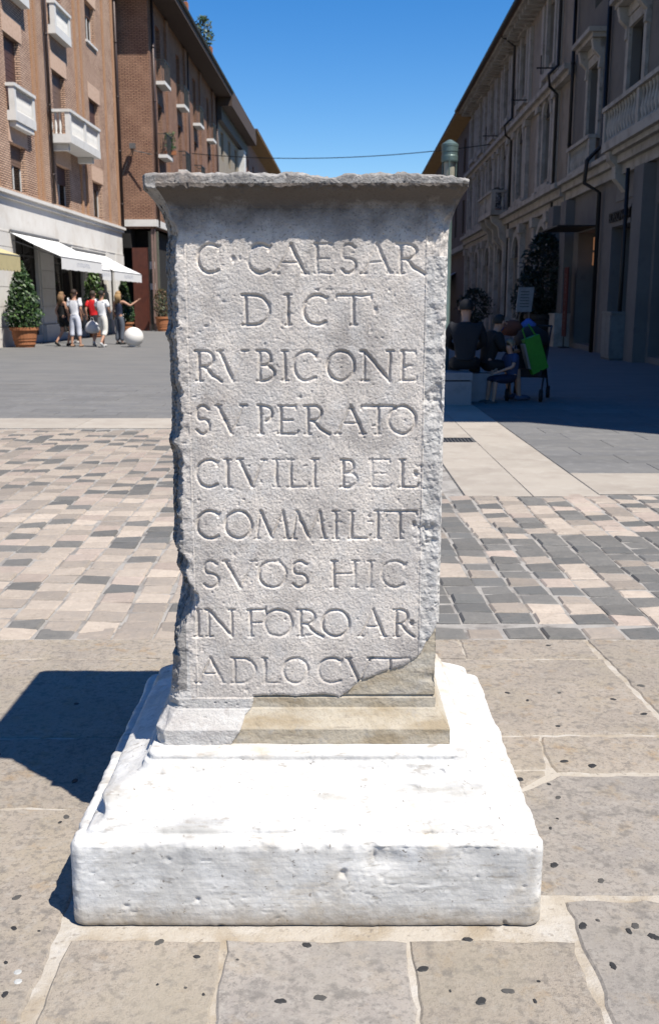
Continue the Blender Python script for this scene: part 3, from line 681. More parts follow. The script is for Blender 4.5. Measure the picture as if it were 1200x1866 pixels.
for h in dh: D4.window(*h, .2, fm='framed', lights=1)
m = MB(); m.prism([(0, 15.7), (-1.2, 16.0), (-1.2, 16.1), (0, 15.9)], 'x', -.4, 46.5); m.build('soffit', M['yellow'], D4.e)
m = MB(); m.prism([(-1.22, 16.105), (-1.22, 16.25), (8, 16.4), (8, 15.98), (0, 15.98)], 'x', -.5, 46.6); m.build('roof', M['tile'], D4.e)

# --- R: right side, all in shade
RF = (7.6, 31, 0)
P = Fac('plaster_building', RF, 1, 'grey plaster building with stone balustrade balconies, nearest on the right')
ph = [(-1.5, -.3, 5.95, 8.0), (-5.9, -4.6, 5.45, 8.05), (-10.2, -8.9, 5.45, 8.05), (-14.6, -13.3, 5.9, 8.0), (-1.45, -.35, 9.6, 10.8), (-5.8, -4.7, 9.6, 10.8), (-10, -9, 9.6, 10.8)]
P.wall('wall', M['plaster'], -23.6, 1.88, 4.92, 11.05, ph, reveal=.3)
for h in ph:
    P.window(*h, .22, fm='framed', lights=2)
    if h[2] < 9:
        P.part('window_surround', M['palazzo_trim'], [(h[0] - .26, h[0] - .004, .003, .09, h[2] - .05, h[3] + .25), (h[1] + .004, h[1] + .26, .003, .09, h[2] - .05, h[3] + .25), (h[0] - .003, h[1] + .003, .003, .085, h[3] + .004, h[3] + .25)])
        P.part('window_cornice', M['palazzo_trim'], [(h[0] - .5, h[1] + .5, .003, .5, h[3] + .62, h[3] + .74), (h[0] - .42, h[1] + .42, .003, .38, h[3] + .5, h[3] + .617), (h[0] - .3, h[1] + .3, .003, .12, h[3] + .26, h[3] + .497)])
        for uu in (h[0] - .3, h[1] + .08):
            m = MB(); m.prism([(0.003, h[3] + .49), (.36, h[3] + .49), (.3, h[3] + .2), (.12, h[3] + .02), (.14, h[3] - .25), (.003, h[3] - .3)], 'x', uu, uu + .2); m.build('scroll_bracket', M['palazzo_trim'], P.e)
P.part('roof', M['soffit'], [(-23.6, 1.88, -9, 1.0, 11.07, 11.32)])
P.part('cornice', M['palazzo_trim'], [(-23.6, 1.87, .003, .42, 5.0, 5.12), (-23.6, 1.87, .003, .28, 4.8, 4.997), (-23.6, 1.87, .003, .14, 4.55, 4.797)])
gh = [(-5.85, -4.05, .12, 3.3), (-1.85, .3, .15, 3.45), (-12, -9.2, .15, 3.6), (-8.9, -7.6, .15, 3.6), (-17, -14, .15, 3.6)]
P.wall('rendered_ground_floor', M['plaster_low'], -23.6, 1.88, 0, 4.918, gh, reveal=.6, closed=True)
P.window(-5.85, -4.05, .12, 3.3, .5, fm='framed', lights=2, glass='glass')
P.window(-1.85, .3, .15, 3.45, .5, fm='framed', lights=3, glass='glass', transom=2.45)
for h in gh[2:]: P.window(*h, .5, fm='framed', lights=2)
warm, ntw, pw = newmat('warm_lit_glass'); pw.inputs['Base Color'].default_value = (.25, .12, .06, 1)
pw.inputs['Emission Color'].default_value = (1, .45, .22, 1); pw.inputs['Emission Strength'].default_value = .12
m = MB()
for a in (-.05, -.75):
    for z in (2.5, 2.95): P.b(m, a - .32, a + .28, -.46, -.44, z, z + .38)
m.build('lit_transom_pane', warm, P.e)
P.each('door_surround', M['plaster_low'], [(-6.15, -5.853, .003, .1, .05, 3.75), (-4.047, -3.75, .003, .1, .05, 3.75), (-5.85, -4.05, .003, .12, 3.31, 3.75)])
# arched panel over the door
m = MB(); arc = [(-4.95 + .95 * math.cos(t), 3.95 + .75 * math.sin(t)) for t in np.linspace(0, math.pi, 14)]
m.prism(arc, 'y', .004, .03); m.build('arched_panel', plain('smoky_panel', (.13, .13, .135), .5), P.e)
P.each('stone_pier', M['plaster_low'], [(-7.4, -6.6, .003, .3, 0, 4.5), (1.0, 1.8, .003, .28, 0, 4.5)])
for a in (1.05,): P.part('pier_base', M['palazzo_trim'], [(a - .15, a + .85, .003, .5, 0, 1.05)])
b = stone_balcony(P, -10.5, -4.3, 5.12, 6.2, .55, 'palazzo_trim', .24, .22, baluster_mesh(.76, .08, M['palazzo_trim']))
for uu in (-4.9, -9.6):
    m = MB(); m.prism([(.003, 5.1), (.5, 5.1), (.46, 4.9), (.32, 4.75), (.3, 4.45), (.16, 4.3), (.003, 4.1)], 'x', uu, uu + .35); m.build('balcony_bracket', M['palazzo_trim'], P.e)
stone_balcony(P, -1.75, 1.1, 5.13, 6.0, .3, 'palazzo_trim', .26, .12, baluster_mesh(.65, .08, M['palazzo_trim']), sides=False)
P.pipe(-2.75, .5, 0, 12, .06, 'pipe_dark', [(-2.55, .1, 11.0), (-2.55, .1, 5.6), (-2.55, .5, 5.2), (-2.55, .55, 4.6), (-2.55, .12, 4.35), (-2.55, .12, .0)])
P.pipe(1.75, .12, 5.2, 11.0, .055, 'pipe_dark')
P.pipe(-6.45, .4, .0, 4.5, .05, 'pipe_dark')
P.part('canopy', M['iron'], [(-1.9, .6, .004, 1.1, 3.5, 3.54)])
tx = bpy.data.curves.new('t', 'FONT'); tx.body = 'BORSON LUT'; tx.size = .36; tx.extrude = .02; tx.align_x = 'CENTER'; tx.space_character = .92
to = bpy.data.objects.new('t', tx); COL.objects.link(to); dg = bpy.context.evaluated_depsgraph_get()
tme = bpy.data.meshes.new_from_object(to.evaluated_get(dg)); bpy.data.objects.remove(to)
tme.transform(Matrix(((-1, 0, 0, 0), (0, 0, 1, 0), (0, 1, 0, 0), (0, 0, 0, 1))))
tme.materials.clear(); tme.materials.append(M['iron'])
so_ = link('shop_sign_letters', tme, P.e); so_.location = (-4.95, .15, 3.43)
# red banner beside the far shop door
t = empty('banner', P.e.matrix_basis @ Vector((.38, .28, 0)), PHI, 'dark red vertical banner with faint lettering beside the shaded shop door', 'banner')
m = MB(); m.box(-.28, .28, 0, .025, .35, 2.45); m.build('cloth', plain('dark_red_cloth', (.10, .006, .006), .8), t)
m = MB()
for k in range(14): 
    if k not in (5, 8): m = MB().box(-.05 + .02 * (k % 2), .05, .027, .03, .55 + k * .125, .62 + k * .125); m.build('print', M['pale_print'], t)
m = MB(); m.tube([(0, .012, 0), (0, .012, .35)], .02, 6); m.box(-.25, .25, -.12, .14, 0, .03); m.build('foot', M['iron'], t)
# utility cabinet
t = empty('utility_cabinet', P.e.matrix_basis @ Vector((-6.15, .45, 0)), PHI, 'grey metal utility cabinet standing against the pier by the shop door', 'cabinet')
cm = plain('grey_cabinet_paint', (.22, .23, .23), .6)
m = MB(); m.box(-.42, .42, -.18, .18, .05, 1.12); m.build('body', cm, t)
m = MB(); m.box(-.45, .45, -.2, .2, 1.122, 1.17); m.build('lid', cm, t)
m = MB(); m.box(-.40, -.01, .182, .195, .1, 1.08); m.box(.01, .40, .182, .195, .1, 1.08); m.build('door', cm, t)
m = MB(); m.box(-.43, .43, -.17, .17, 0, .048); m.build('base', M['joint'], t)

# R2 ornate palazzo
Q = Fac('ornate_palazzo', RF, 1, 'weathered ochre palazzo with pilasters, arched windows and a carved balcony in the shade')
qc = [5.8, 11.4, 15.8, 20.2, 24.6, 28.2]
qh = []
for c in qc: qh += [(c - .62, c + .62, 9.6, 11.55), (c - .62, c + .62, 5.7, 7.75)]
Q.wall('wall', M['palazzo'], 1.9, 30, 4.9, 12.1, qh, reveal=.3)
for h in qh: Q.window(*h, .22, fm='framed', lights=2, glass='glass')
for c in qc:
    for zz0, zz1 in ((9.3, 11.75), (5.5, 7.75)):
        Q.each('window_surround', M['palazzo_trim'], [(c - .9, c - .625, .003, .12, zz0, zz1 + .1), (c + .625, c + .9, .003, .12, zz0, zz1 + .1), (c - .95, c + .95, .003, .2, zz0 - .2, zz0 - .003)])
    m = MB(); ar = [(c + r_ * math.cos(t), 7.76 + r_ * math.sin(t)) for r_, ts in ((.9, np.linspace(0, math.pi, 10)), (.6, np.linspace(math.pi, 0, 10))) for t in ts]
    m.prism(ar, 'y', .003, .14); m.build('arch', M['palazzo_trim'], Q.e)
    m = MB(); m.prism([(c + .59 * math.cos(t), 7.765 + .59 * math.sin(t)) for t in np.linspace(0, math.pi, 8)], 'y', .003, .02); m.build('fanlight', M['dark'], Q.e)
    Q.part('window_cornice', M['palazzo_trim'], [(c - 1.0, c + 1.0, .003, .22, 11.86, 11.98)])
    for s_ in (-1, 1):
        uu = c + s_ * 1.45
        Q.part('pilaster', M['palazzo_trim'], [(uu - .22, uu + .22, .003, .16, 5.35, 8.1), (uu - .3, uu + .3, .003, .24, 8.1, 8.32), (uu - .3, uu + .3, .003, .24, 5.13, 5.35), (uu - .2, uu + .2, .003, .13, 9.0, 11.7)])
    for z, hh in ((8.9, .35), (5.15, .3)): Q.part('relief_panel', M['palazzo_trim'], [(c - .55, c + .55, .003, .07, z, z + hh)])
Q.part('string_course', M['palazzo_trim'], [(1.9, 30, .003, .36, 8.5, 8.68), (1.9, 30, .003, .22, 8.33, 8.497), (1.9, 30, .003, .26, 11.99, 12.09)])
Q.part('base_cornice', M['palazzo_trim'], [(1.9, 30, .003, .5, 4.95, 5.12), (1.9, 30, .003, .32, 4.7, 4.947), (1.9, 30, .003, .18, 4.45, 4.697)])
Q.part('eaves', M['palazzo_trim'], [(1.9, 30.2, -9, .72, 12.12, 12.24)])
m = MB(); Q.b(m, 1.9, 30.2, -9, .86, 12.242, 12.34); m.build('roof', M['tile'], Q.e)
m = MB(); m.tube([(1.9, .9, 12.28), (30.2, .9, 12.28)], .08, 8); m.build('gutter', M['pipe_dark'], Q.e)
m = MB()
for k in range(46): u = 2.2 + k * .61; Q.part('modillion', M['palazzo_trim'], [(u, u + .2, .003, .6, 11.92, 12.115)])
for k in range(9): Q.part('tile_end', M['tile'], [(4 + k * 2.9, 4.25 + k * 2.9, .5, .8, 12.345, 12.44)])
gq = [(c - .85, c + .85, .2, 3.2) for c in qc]
Q.wall('ground_floor', M['palazzo'], 1.9, 30, 0, 4.898, gq, reveal=.5)
for h in gq: Q.window(*h, .4, fm='framed', lights=2, transom=2.6)
for c in qc:
    m = MB(); ar = [(c + r_ * math.cos(t), 3.22 + r_ * math.sin(t)) for r_, ts in ((1.1, np.linspace(0, math.pi, 10)), (.85, np.linspace(math.pi, 0, 10))) for t in ts]
    m.prism(ar, 'y', .003, .16); m.build('arch', M['palazzo_trim'], Q.e)
    m = MB(); m.prism([(c + .84 * math.cos(t), 3.225 + .84 * math.sin(t)) for t in np.linspace(0, math.pi, 8)], 'y', .003, .03); m.build('fanlight', M['dark'], Q.e)
    for s_ in (-1.35, 1.35):
        Q.part('pilaster', M['palazzo_trim'], [(c + s_ - .2, c + s_ + .2, .003, .22, .75, 4.1), (c + s_ - .3, c + s_ + .3, .003, .3, 4.1, 4.44), (c + s_ - .32, c + s_ + .32, .003, .32, 0, .75)])
Q.part('stone_pier', M['plaster_low'], [(2.3, 3.1, .004, .42, .9, 4.44), (2.2, 3.2, .004, .5, 0, .9)])
stone_balcony(Q, 13.7, 18.2, 5.12, 6.15, .9, 'palazzo_trim', .3, .2, baluster_mesh(.73, .09, M['palazzo_trim']))
for uu in (14.0, 15.8, 17.6):
    m = MB(); m.prism([(.003, 5.1), (.85, 5.1), (.8, 4.85), (.5, 4.6), (.45, 4.2), (.2, 3.9), (.003, 3.7)], 'x', uu, uu + .35); m.build('balcony_bracket', M['palazzo_trim'], Q.e)
Q.pipe(3.7, .3, 0, 12, .055, 'pipe_dark', [(3.7, .75, 12.2), (3.7, .2, 11.8), (3.7, .2, 9.0), (3.7, .5, 8.7), (3.7, .45, 8.35), (3.7, .2, 8.1), (3.7, .2, .0)])
Q.pipe(13.2, .3, 0, 12, .05, 'pipe_dark', [(13.2, .75, 12.2), (13.2, .2, 11.8), (13.2, .2, 9.0), (13.2, .5, 8.7), (13.2, .45, 8.3), (13.2, .2, 8.1), (13.2, .2, .0)])
for uu in (4.6, 10, 18.5):
    m = MB(); m.tube([(uu, .05, 9.1), (uu, .75, 9.1)], .025, 6); m.tube([(uu, .6, 8.9), (uu, .6, 9.5)], .02, 6); m.build('flag_bracket', M['iron'], Q.e)
# R3 dull pink building with ochre soffit
T = Fac('ochre_eaved_building', RF, 1, 'dull pink building with bright ochre soffit beyond the palazzo on the right')
th_ = [(c - .6, c + .6, z, z + 2) for c in [33 + 4.6 * k for k in range(14)] for z in (5.6, 9.2)]
T.wall('wall', M['pale_red'], 30.02, 96, 0, 12.3, th_)
for h in th_: T.window(*h, .2, fm='framed', lights=1)
T.part('string_course', M['palazzo_trim'], [(30.02, 96, .003, .2, 8.5, 8.65), (30.02, 96, .003, .3, 4.5, 4.8)])
m = MB(); m.prism([(0, 11.9), (.85, 12.15), (.85, 12.22), (0, 12.1)], 'x', 30.25, 96.2); m.build('soffit', M['yellow'], T.e)
m = MB(); m.prism([(.87, 12.225), (.87, 12.36), (-8, 12.5), (-8, 12.32), (0, 12.305)], 'x', 30.25, 96.3); m.build('roof', M['tile'], T.e)
t = empty('small_awning', T.e.matrix_basis @ Vector((36.5, .02, 3.3)), PHI, 'pale awning tilted over a shop far down the shaded side', 'awning')
m = MB(); m.prism([(.0, .0), (.0, .03), (1.5, -.9), (1.5, -.93)], 'x', 0, 5); m.build('canopy', plain('pale_blue_canvas', (.45, .47, .55), .8), t)
m = MB(); m.tube([(0, 1.48, -.95), (5, 1.48, -.95)], .03, 6); m.build('front_bar', M['grey_metal'], t)

Z5 = Fac('far_building', (-9, 165, 0), 1, 'plain cream building closing the far end of the street')
Z5.e.rotation_euler = (0, 0, 0); Z5.sg = -1
zh = [(1.5 + 3 * k, 2.7 + 3 * k, z, z + 1.9) for k in range(7) for z in (1, 4.6, 8)]
Z5.wall('wall', M['cream'], 0, 23, 0, 11.5, zh)
for h in zh: Z5.window(*h, .2, fm='framed', lights=1)
Z5.part('roof', M['tile'], [(-.3, 23.3, -9, .6, 11.52, 12)])

# ---------------------------------------------------------------- the monument
CX, YF, HX, HY = -.053, 2.27, .317, .33
CY = YF + HY
ROWS = [
  (1.4629, 1.5257, [('C', -0.2934, -0.2421), ('.', -0.2176, -0.2103), ('C', -0.1822, -0.1308), ('A', -0.121, -0.0514), ('E', -0.033, 0.0098), ('S', 0.0257, 0.0587), ('A', 0.0734, 0.1382), ('R', 0.1504, 0.214)]),
  (1.3496, 1.4149, [('D', -0.194, -0.1334), ('I', -0.0976, -0.089), ('C', -0.0581, -0.0025), ('T', 0.0161, 0.0914), ('.', 0.1001, 0.1075)]),
  (1.2239, 1.2908, [('R', -0.3038, -0.2463), ('V', -0.2525, -0.19), ('B', -0.1638, -0.1238), ('I', -0.1063, -0.0975), ('C', -0.0813, -0.0263), ('O', -0.005, 0.0563), ('N', 0.0725, 0.1425), ('E', 0.1625, 0.1975)]),
  (1.1016, 1.1662, [('S', -0.3072, -0.2756), ('V', -0.2592, -0.1947), ('P', -0.1644, -0.1264), ('E', -0.1176, -0.0746), ('R', -0.0569, 0.0), ('A', 0.0177, 0.0809), ('T', 0.0746, 0.1504), ('O', 0.1365, 0.1985)]),
  (0.9765, 1.0413, [('C', -0.3094, -0.2557), ('I', -0.2417, -0.2327), ('V', -0.2123, -0.1496), ('I', -0.1279, -0.1189), ('L', -0.0959, -0.0486), ('I', -0.0396, -0.0307), ('B', 0.0269, 0.0665), ('E', 0.0933, 0.1419), ('L', 0.1637, 0.2072), ('.', 0.1969, 0.2046)]),
  (0.8525, 0.9188, [('C', -0.3116, -0.256), ('O', -0.2457, -0.1836), ('M', -0.172, -0.0996), ('M', -0.0866, -0.0129), ('I', 0.0103, 0.0194), ('L', 0.0465, 0.0957), ('I', 0.1086, 0.1177), ('T', 0.128, 0.203), ('.', 0.1939, 0.2017)]),
  (0.7326, 0.7976, [('S', -0.3006, -0.264), ('V', -0.2496, -0.1777), ('O', -0.1673, -0.1032), ('S', -0.0889, -0.0523), ('H', 0.0039, 0.068), ('I', 0.0928, 0.1019), ('C', 0.1242, 0.183)]),
  (0.61, 0.6765, [('I', -0.321, -0.3117), ('N', -0.2972, -0.2298), ('F', -0.1955, -0.1519), ('O', -0.1559, -0.0898), ('R', -0.0766, -0.0159), ('O', -0.0172, 0.0476), ('A', 0.074, 0.1347), ('R', 0.1546, 0.2034), ('.', 0.1942, 0.2008)]),
  (0.4905, 0.5541, [('A', -0.3204, -0.2563), ('D', -0.2363, -0.1775), ('L', -0.1615, -0.1201), ('O', -0.1121, -0.0521), ('C', -0.0267, 0.032), ('V', 0.0427, 0.1015), ('T', 0.1001, 0.1949)]),
]
BREAK = [(0.35, 0.68), (0.303, 0.665), (0.26, 0.641), (0.245, 0.61), (0.232, 0.593), (0.222, 0.568), (0.21, 0.554), (0.18, 0.534), (0.134, 0.52), (0.096, 0.503), (0.074, 0.495), (0.059, 0.481), (0.043, 0.466), (0.024, 0.452), (-0.013, 0.461), (-0.081, 0.455), (-0.128, 0.458), (-0.185, 0.455), (-0.191, 0.426), (-0.206, 0.412), (-0.219, 0.376), (-0.247, 0.336), (-0.258, 0.3), (.35, .3)]
def arc(cx, cy, rx, ry, a0, a1, n=14):
    return [(cx + rx * math.cos(R(t)), cy + ry * math.sin(R(t))) for t in np.linspace(a0, a1, n)]
GL = {  # strokes (points, weight) in a unit box
 'C': [(arc(.55, .5, .55, .5, 52, 308, 18), 1), ([(.9, .78), (.97, .93)], .6)],
 'A': [([(.02, 0), (.5, 1)], .55), ([(.5, 1), (.95, 0)], 1.1), ([(.22, .38), (.72, .38)], .5), ([(-.06, 0), (.12, 0)], .6), ([(.85, 0), (1.03, 0)], .6)],
 'E': [([(.12, 0), (.12, 1)], 1), ([(-.02, 1), (.9, 1)], .65), ([(.12, .5), (.75, .5)], .6), ([(-.02, 0), (.98, 0)], .65), ([(.9, 1), (.95, .88)], .5), ([(.98, 0), (1.05, .12)], .5)],
 'S': [([(.92, .88)] + arc(.5, .74, .42, .26, 40, 240, 10) + arc(.48, .26, .5, .26, 70, -150, 12), .95)],
 'R': [([(.12, 0), (.12, 1)], 1), ([(-.02, 1), (.3, 1)] + arc(.35, .74, .33, .26, 90, -90, 10) + [(.12, .48)], .85), ([(.35, .48), (.6, .2), (1.0, -.02)], 1.05), ([(0, 0), (.24, 0)], .6)],
 'D': [([(.1, 0), (.1, 1)], 1), ([(-.02, 1), (.3, 1)] + arc(.38, .5, .6, .5, 90, -90, 14) + [(-.02, 0)], .95)],
 'I': [([(.5, 0), (.5, 1)], 1), ([(-.3, 1), (1.3, 1)], .55), ([(-.3, 0), (1.3, 0)], .55)],
 'T': [([(.5, 0), (.5, 1)], 1), ([(0, .99), (1, .99)], .8), ([(0, 1), (-.03, .88)], .55), ([(1, 1), (1.03, .86)], .55), ([(.4, 0), (.6, 0)], .55)],
 'V': [([(.04, 1), (.52, 0)], 1.15), ([(.52, 0), (.96, 1)], .5), ([(-.05, 1), (.15, 1)], .7), ([(.86, 1), (1.05, 1)], .8)],
 'B': [([(.12, 0), (.12, 1)], 1), ([(-.02, 1), (.35, 1)] + arc(.4, .76, .34, .24, 90, -90, 9) + [(.12, .52)], .85), ([(.4, .52)] + arc(.42, .26, .52, .26, 90, -90, 10) + [(-.02, 0)], .95)],
 'O': [(arc(.5, .5, .5, .5, 0, 360, 26), 1)],
 'N': [([(.1, 0), (.1, 1)], .6), ([(0, 1), (.1, 1), (.92, 0)], 1.15), ([(.92, 0), (.92, 1)], .75), ([(0, 0), (.22, 0)], .6), ([(.82, 1), (1.03, 1)], .6)],
 'P': [([(.14, 0), (.14, 1)], 1), ([(-.02, 1), (.4, 1)] + arc(.42, .73, .45, .27, 90, -80, 10), .85), ([(0, 0), (.3, 0)], .6)],
 'L': [([(.12, 0), (.12, 1)], 1), ([(-.02, 0), (.95, 0), (1.02, .14)], .7), ([(-.02, 1), (.26, 1)], .6)],
 'M': [([(0, 0), (.14, 1)], .55), ([(.14, 1), (.5, .04)], 1.1), ([(.5, .04), (.86, 1)], .55), ([(.86, 1), (1, 0)], 1), ([(-.06, 0), (.1, 0)], .6), ([(.9, 0), (1.08, 0)], .6)],
 'H': [([(.1, 0), (.1, 1)], 1), ([(.88, 0), (.88, 1)], 1), ([(.1, .52), (.88, .52)], .6), ([(0, 0), (.22, 0)], .6), ([(.78, 0), (1, 0)], .6), ([(0, 1), (.22, 1)], .6), ([(.78, 1), (1, 1)], .6)],
 'F': [([(.12, 0), (.12, 1)], 1), ([(-.02, 1), (.97, 1), (1, .88)], .7), ([(.12, .52), (.75, .52)], .6), ([(0, 0), (.26, 0)], .6)],
 '.': [([(.3, .5), (.7, .5)], 1.15), ([(.5, .42), (.5, .56)], 1.0)],
}
def segdist(X, Z, pts):
    d = np.full(X.shape, 9.0)
    for (x0, z0), (x1, z1) in zip(pts[:-1], pts[1:]):
        dx, dz = x1 - x0, z1 - z0; L = dx * dx + dz * dz + 1e-12
        t = np.clip(((X - x0) * dx + (Z - z0) * dz) / L, 0, 1)
        d = np.minimum(d, np.hypot(X - x0 - t * dx, Z - z0 - t * dz))
    return d
def inpoly(X, Z, poly):
    c = np.zeros(X.shape, bool); n = len(poly); j = n - 1
    for i in range(n):
        xi, zi = poly[i]; xj, zj = poly[j]
        if zi != zj:
            c ^= ((zi > Z) != (zj > Z)) & (X < (xj - xi) * (Z - zi) / (zj - zi) + xi)
        j = i
    return c
def gauss(x, c, s): return np.exp(-((x - c) / s) ** 2)

def build_block():
    ST = .00150
    nf = int(2 * HX / ST) + 1
    cx_ = [(u, -1.0) for u in np.linspace(-1, 1, nf)]
    side = lambda a, b, n, pw: [a + (b - a) * (k / n) ** pw for k in range(1, n)]
    cx_ += [(1.0, v) for v in side(-1, 1, 60, 1.6)]
    cx_ += [(u, 1.0) for u in np.linspace(1, -1, 50)]
    cx_ += [(-1.0, v) for v in [-t for t in side(-1, 1, 60, 1.0)]][:0]
    lf = side(-1, 1, 60, 1.6)[::-1]; cx_ += [(-1.0, v) for v in lf]
    Bc = np.array(cx_); n = len(Bc)
    zs = np.concatenate([np.arange(.345, 1.668, ST), [1.6685, 1.6715, 1.6735]])
    inset = np.zeros(len(zs)); inset[-3:] = (.0, .003, .008)
    zs = np.concatenate([zs, [1.674] * 5]); inset = np.concatenate([inset, [.02, .05, .1, .2, .29]])
    Z = zs[:, None] * np.ones(n)[None]
    # moulding profile
    def foot(z): return np.where(z < .383, .036, np.where(z < .426, .006 + .030 * (1 - ((z - .383) / .043)) ** 1.15, np.where(z < .452, .004 - .0015, 0)))
    tF = np.clip((zs - 1.606) / .036, 0, 1); eyF = np.where(zs > 1.643, .043, .040 * tF ** 1.6)
    tS = np.clip((zs - 1.53) / .11, 0, 1); exS = np.where(zs > 1.643, .038, .036 * tS ** 2.0)
    ft = foot(zs)
    ex = exS + ft - inset; ey = eyF + ft - inset
    X = CX + Bc[None, :, 0] * (HX + ex[:, None]); Y = CY + Bc[None, :, 1] * (HY + ey[:, None])
    front = (Bc[:, 1] == -1); left = (Bc[:, 0] == -1); right = (Bc[:, 0] == 1); back = Bc[:, 1] == 1
    Pt = np.stack([X, Y, Z], -1)
    nxm = np.where(left, -1.0, np.where(right, 1.0, 0.0))[None] * np.ones_like(X); nym = np.where(front & ~left & ~right, -1.0, np.where(back, 1.0, 0.0))[None] * np.ones_like(X)
    corner = (front & (left | right)); nym = np.where(corner[None], -1.0, nym)
    isf = front[None] & np.ones_like(X, bool)
    repair = inpoly(X, Z, BREAK) & (isf | right[None])
    repair |= (back[None] & (Z < .45)) * False
    # signed distance to the break
    bl = BREAK[1:-2]
    bd = np.full(X.shape, 9.0); near = (isf | right[None]) & (Z < .72)
    bd[near] = segdist(X[near], Z[near], bl)
    n1 = fbm(Pt, 28, 3, 1); n2 = fbm(Pt, 95, 2, 4); n3 = vnoise(Pt, 330, 8)
    xl = X - (CX - HX); xr = (CX + HX) - X
    border = isf & ((xl < .050) | (xr < .050)) & (Z < 1.60) & (Z > .45)
    rough = .0004 * n1 + .00045 * n2 + .0006 * n3
    disp = rough.copy()
    # panel is sunk slightly behind its frame, with a cut line
    panel = isf & (xl >= .05) & (xr >= .05) & (Z < 1.604) & (Z > .452)
    disp = np.where(panel, disp - .0016, disp)
    gl_ = np.minimum(np.abs(xl - .05), np.abs(xr - .05)); wear = np.clip(.75 + .6 * fbm(Pt, 9, 2, 31), 0, 1)
    disp -= np.where(isf & (Z < 1.604) & (Z > .47), .0018 * np.clip(1 - gl_ / .0022, 0, 1) * wear, 0)
    rb = isf & (xr < .047) & (Z > .45) & (Z < 1.6)
    disp += np.where(rb, -.0012 + .0026 * fbm(Pt, 60, 3, 12) - .012 * np.clip(fbm(Pt, 16, 2, 14) - .35, 0, 1), 0)
    lb = isf & (xl < .047) & (Z > .45) & (Z < 1.6)
    disp += np.where(lb, -.0008 + .0020 * fbm(Pt, 55, 3, 13), 0)
    # pitted patch by the right edge
    pit = isf & (Z > .45)
    disp -= np.where(pit, .006 * np.clip(gauss(X, .225, .03) * gauss(Z, .86, .05) * (1.2 + n1 * 1.4 + n2), 0, 1.6), 0)
    disp -= np.where(pit, .0045 * np.clip(gauss(X, .235, .018) * gauss(Z, 1.17, .04) * (1.1 + n1 * 1.4 + n2), 0, 1.6), 0)
    disp -= np.where(isf, .0022 * np.clip(fbm(Pt, 75, 2, 22) - .72, 0, 1) * 3, 0)
    # inscription
    for z0, z1, letters in ROWS:
        for ch, x0, x1 in letters:
            sel_c = np.where(front & (X[400] > x0 - .03) & (X[400] < x1 + .03))[0]
            sel_r = np.where((zs > z0 - .02) & (zs < z1 + .02))[0]
            a, b = sel_r[0], sel_r[-1] + 1; c, d = sel_c[0], sel_c[-1] + 1
            xx = X[a:b, c:d]; zz = Z[a:b, c:d]; wob = Pt[a:b, c:d]
            xx = xx + .0011 * vnoise(wob, 70, 3); zz = zz + .0011 * vnoise(wob, 70, 6)
            cut = np.zeros(xx.shape); W = x1 - x0; H = z1 - z0
            if ch == 'I': x0c, Wc = x0, W
            for pts, wt in GL[ch]:
                pp = [(x0 + p[0] * W, z0 + p[1] * H) for p in pts]
                hw = .0052 * (.45 + .55 * wt); dp = .0066 * (.35 + .65 * wt)
                dd = segdist(xx, zz, pp); cut = np.maximum(cut, dp * np.clip(1 - dd / hw, 0, 1) ** .85)
            er = np.clip(1.0 + .8 * fbm(wob, 16, 2, 40), .35, 1.2)
            disp[a:b, c:d] -= np.where(repair[a:b, c:d], 0, cut * er)
    # repair stone lies back from the old surface, smooth
    smooth = .0009 * n1 + .0006 * n2 + .0003 * n3 - .006 * np.clip(fbm(Pt, 22, 2, 95) - .62, 0, 1)
    disp = np.where(repair, smooth - .0075, disp)
    disp = np.where(repair & (Z > .452) & (Z < .458), disp - .004, disp)
    edge = (~repair) & (bd < .007)
    disp = np.where(edge, disp - .006 * (1 - bd / .007) * (.6 + .5 * n2), disp)
    X = X + nxm * disp; Y = Y + nym * disp
    X = np.where(repair & front[None], np.minimum(X, (CX + HX + ex)[:, None] - .0078), X); Y = np.where(repair & right[None], np.maximum(Y, (CY - HY - ey)[:, None] + .0076), Y)
    X = X - .014 * np.where(front[None] | left[None], np.clip(1 - xl / .05, 0, 1), 0) * np.where(Y < CY, 1, np.clip((CY + HY - Y) / HY, 0, 1)) * np.clip((1.6 - Z) / .1, 0, 1)
    # broken arrises: cut the corners back
    def cut_corner(X, Y, sx, sy, c, kb=1.0):
        a = (X - CX) * sx; b = (Y - CY) * sy
        A_ = (HX + ex)[:, None] + (.014 * np.clip((1.6 - Z) / .1, 0, 1) if sx < 0 and sy < 0 else 0) - a; B_ = (HY + ey)[:, None] - b
        cb = c * kb; s = np.clip(A_, 0, None) / c + B_ / cb; t = np.where(s < 1, (1 - s) / 2, 0)
        return X - sx * t * c, Y - sy * t * cb
    zq = np.stack([np.zeros_like(X), X * .35, Z], -1)
    cz = .036 + .004 * fbm(np.stack([zs * 0, zs * 0, zs], -1), 26, 3, 50)[:, None] + .003 * n1 + .004 * n2 + .002 * n3 - .010 * np.clip(fbm(Pt, 34, 2, 210) - .35, 0, 1)
    cz += .034 * gauss(Z, .70, .045) + .012 * gauss(Z, .79, .02) - .012 * gauss(Z, .84, .02) - .022 * gauss(Z, .50, .09) - .010 * gauss(Z, 1.08, .012) + .006 * gauss(Z, 1.18, .05) - .008 * gauss(Z, 1.33, .016) - .014 * gauss(Z, .61, .03)
    cz += .004
    cz = np.where(Z > 1.55, cz * np.clip((1.70 - Z) / .15, .3, 1), cz); cz = np.where(Z < .43, .022 + .006 * n1, cz)
    X, Y = cut_corner(X, Y, -1, -1, np.clip(cz, .006, .1), np.where(Z < .56, 1.2, 3.2))
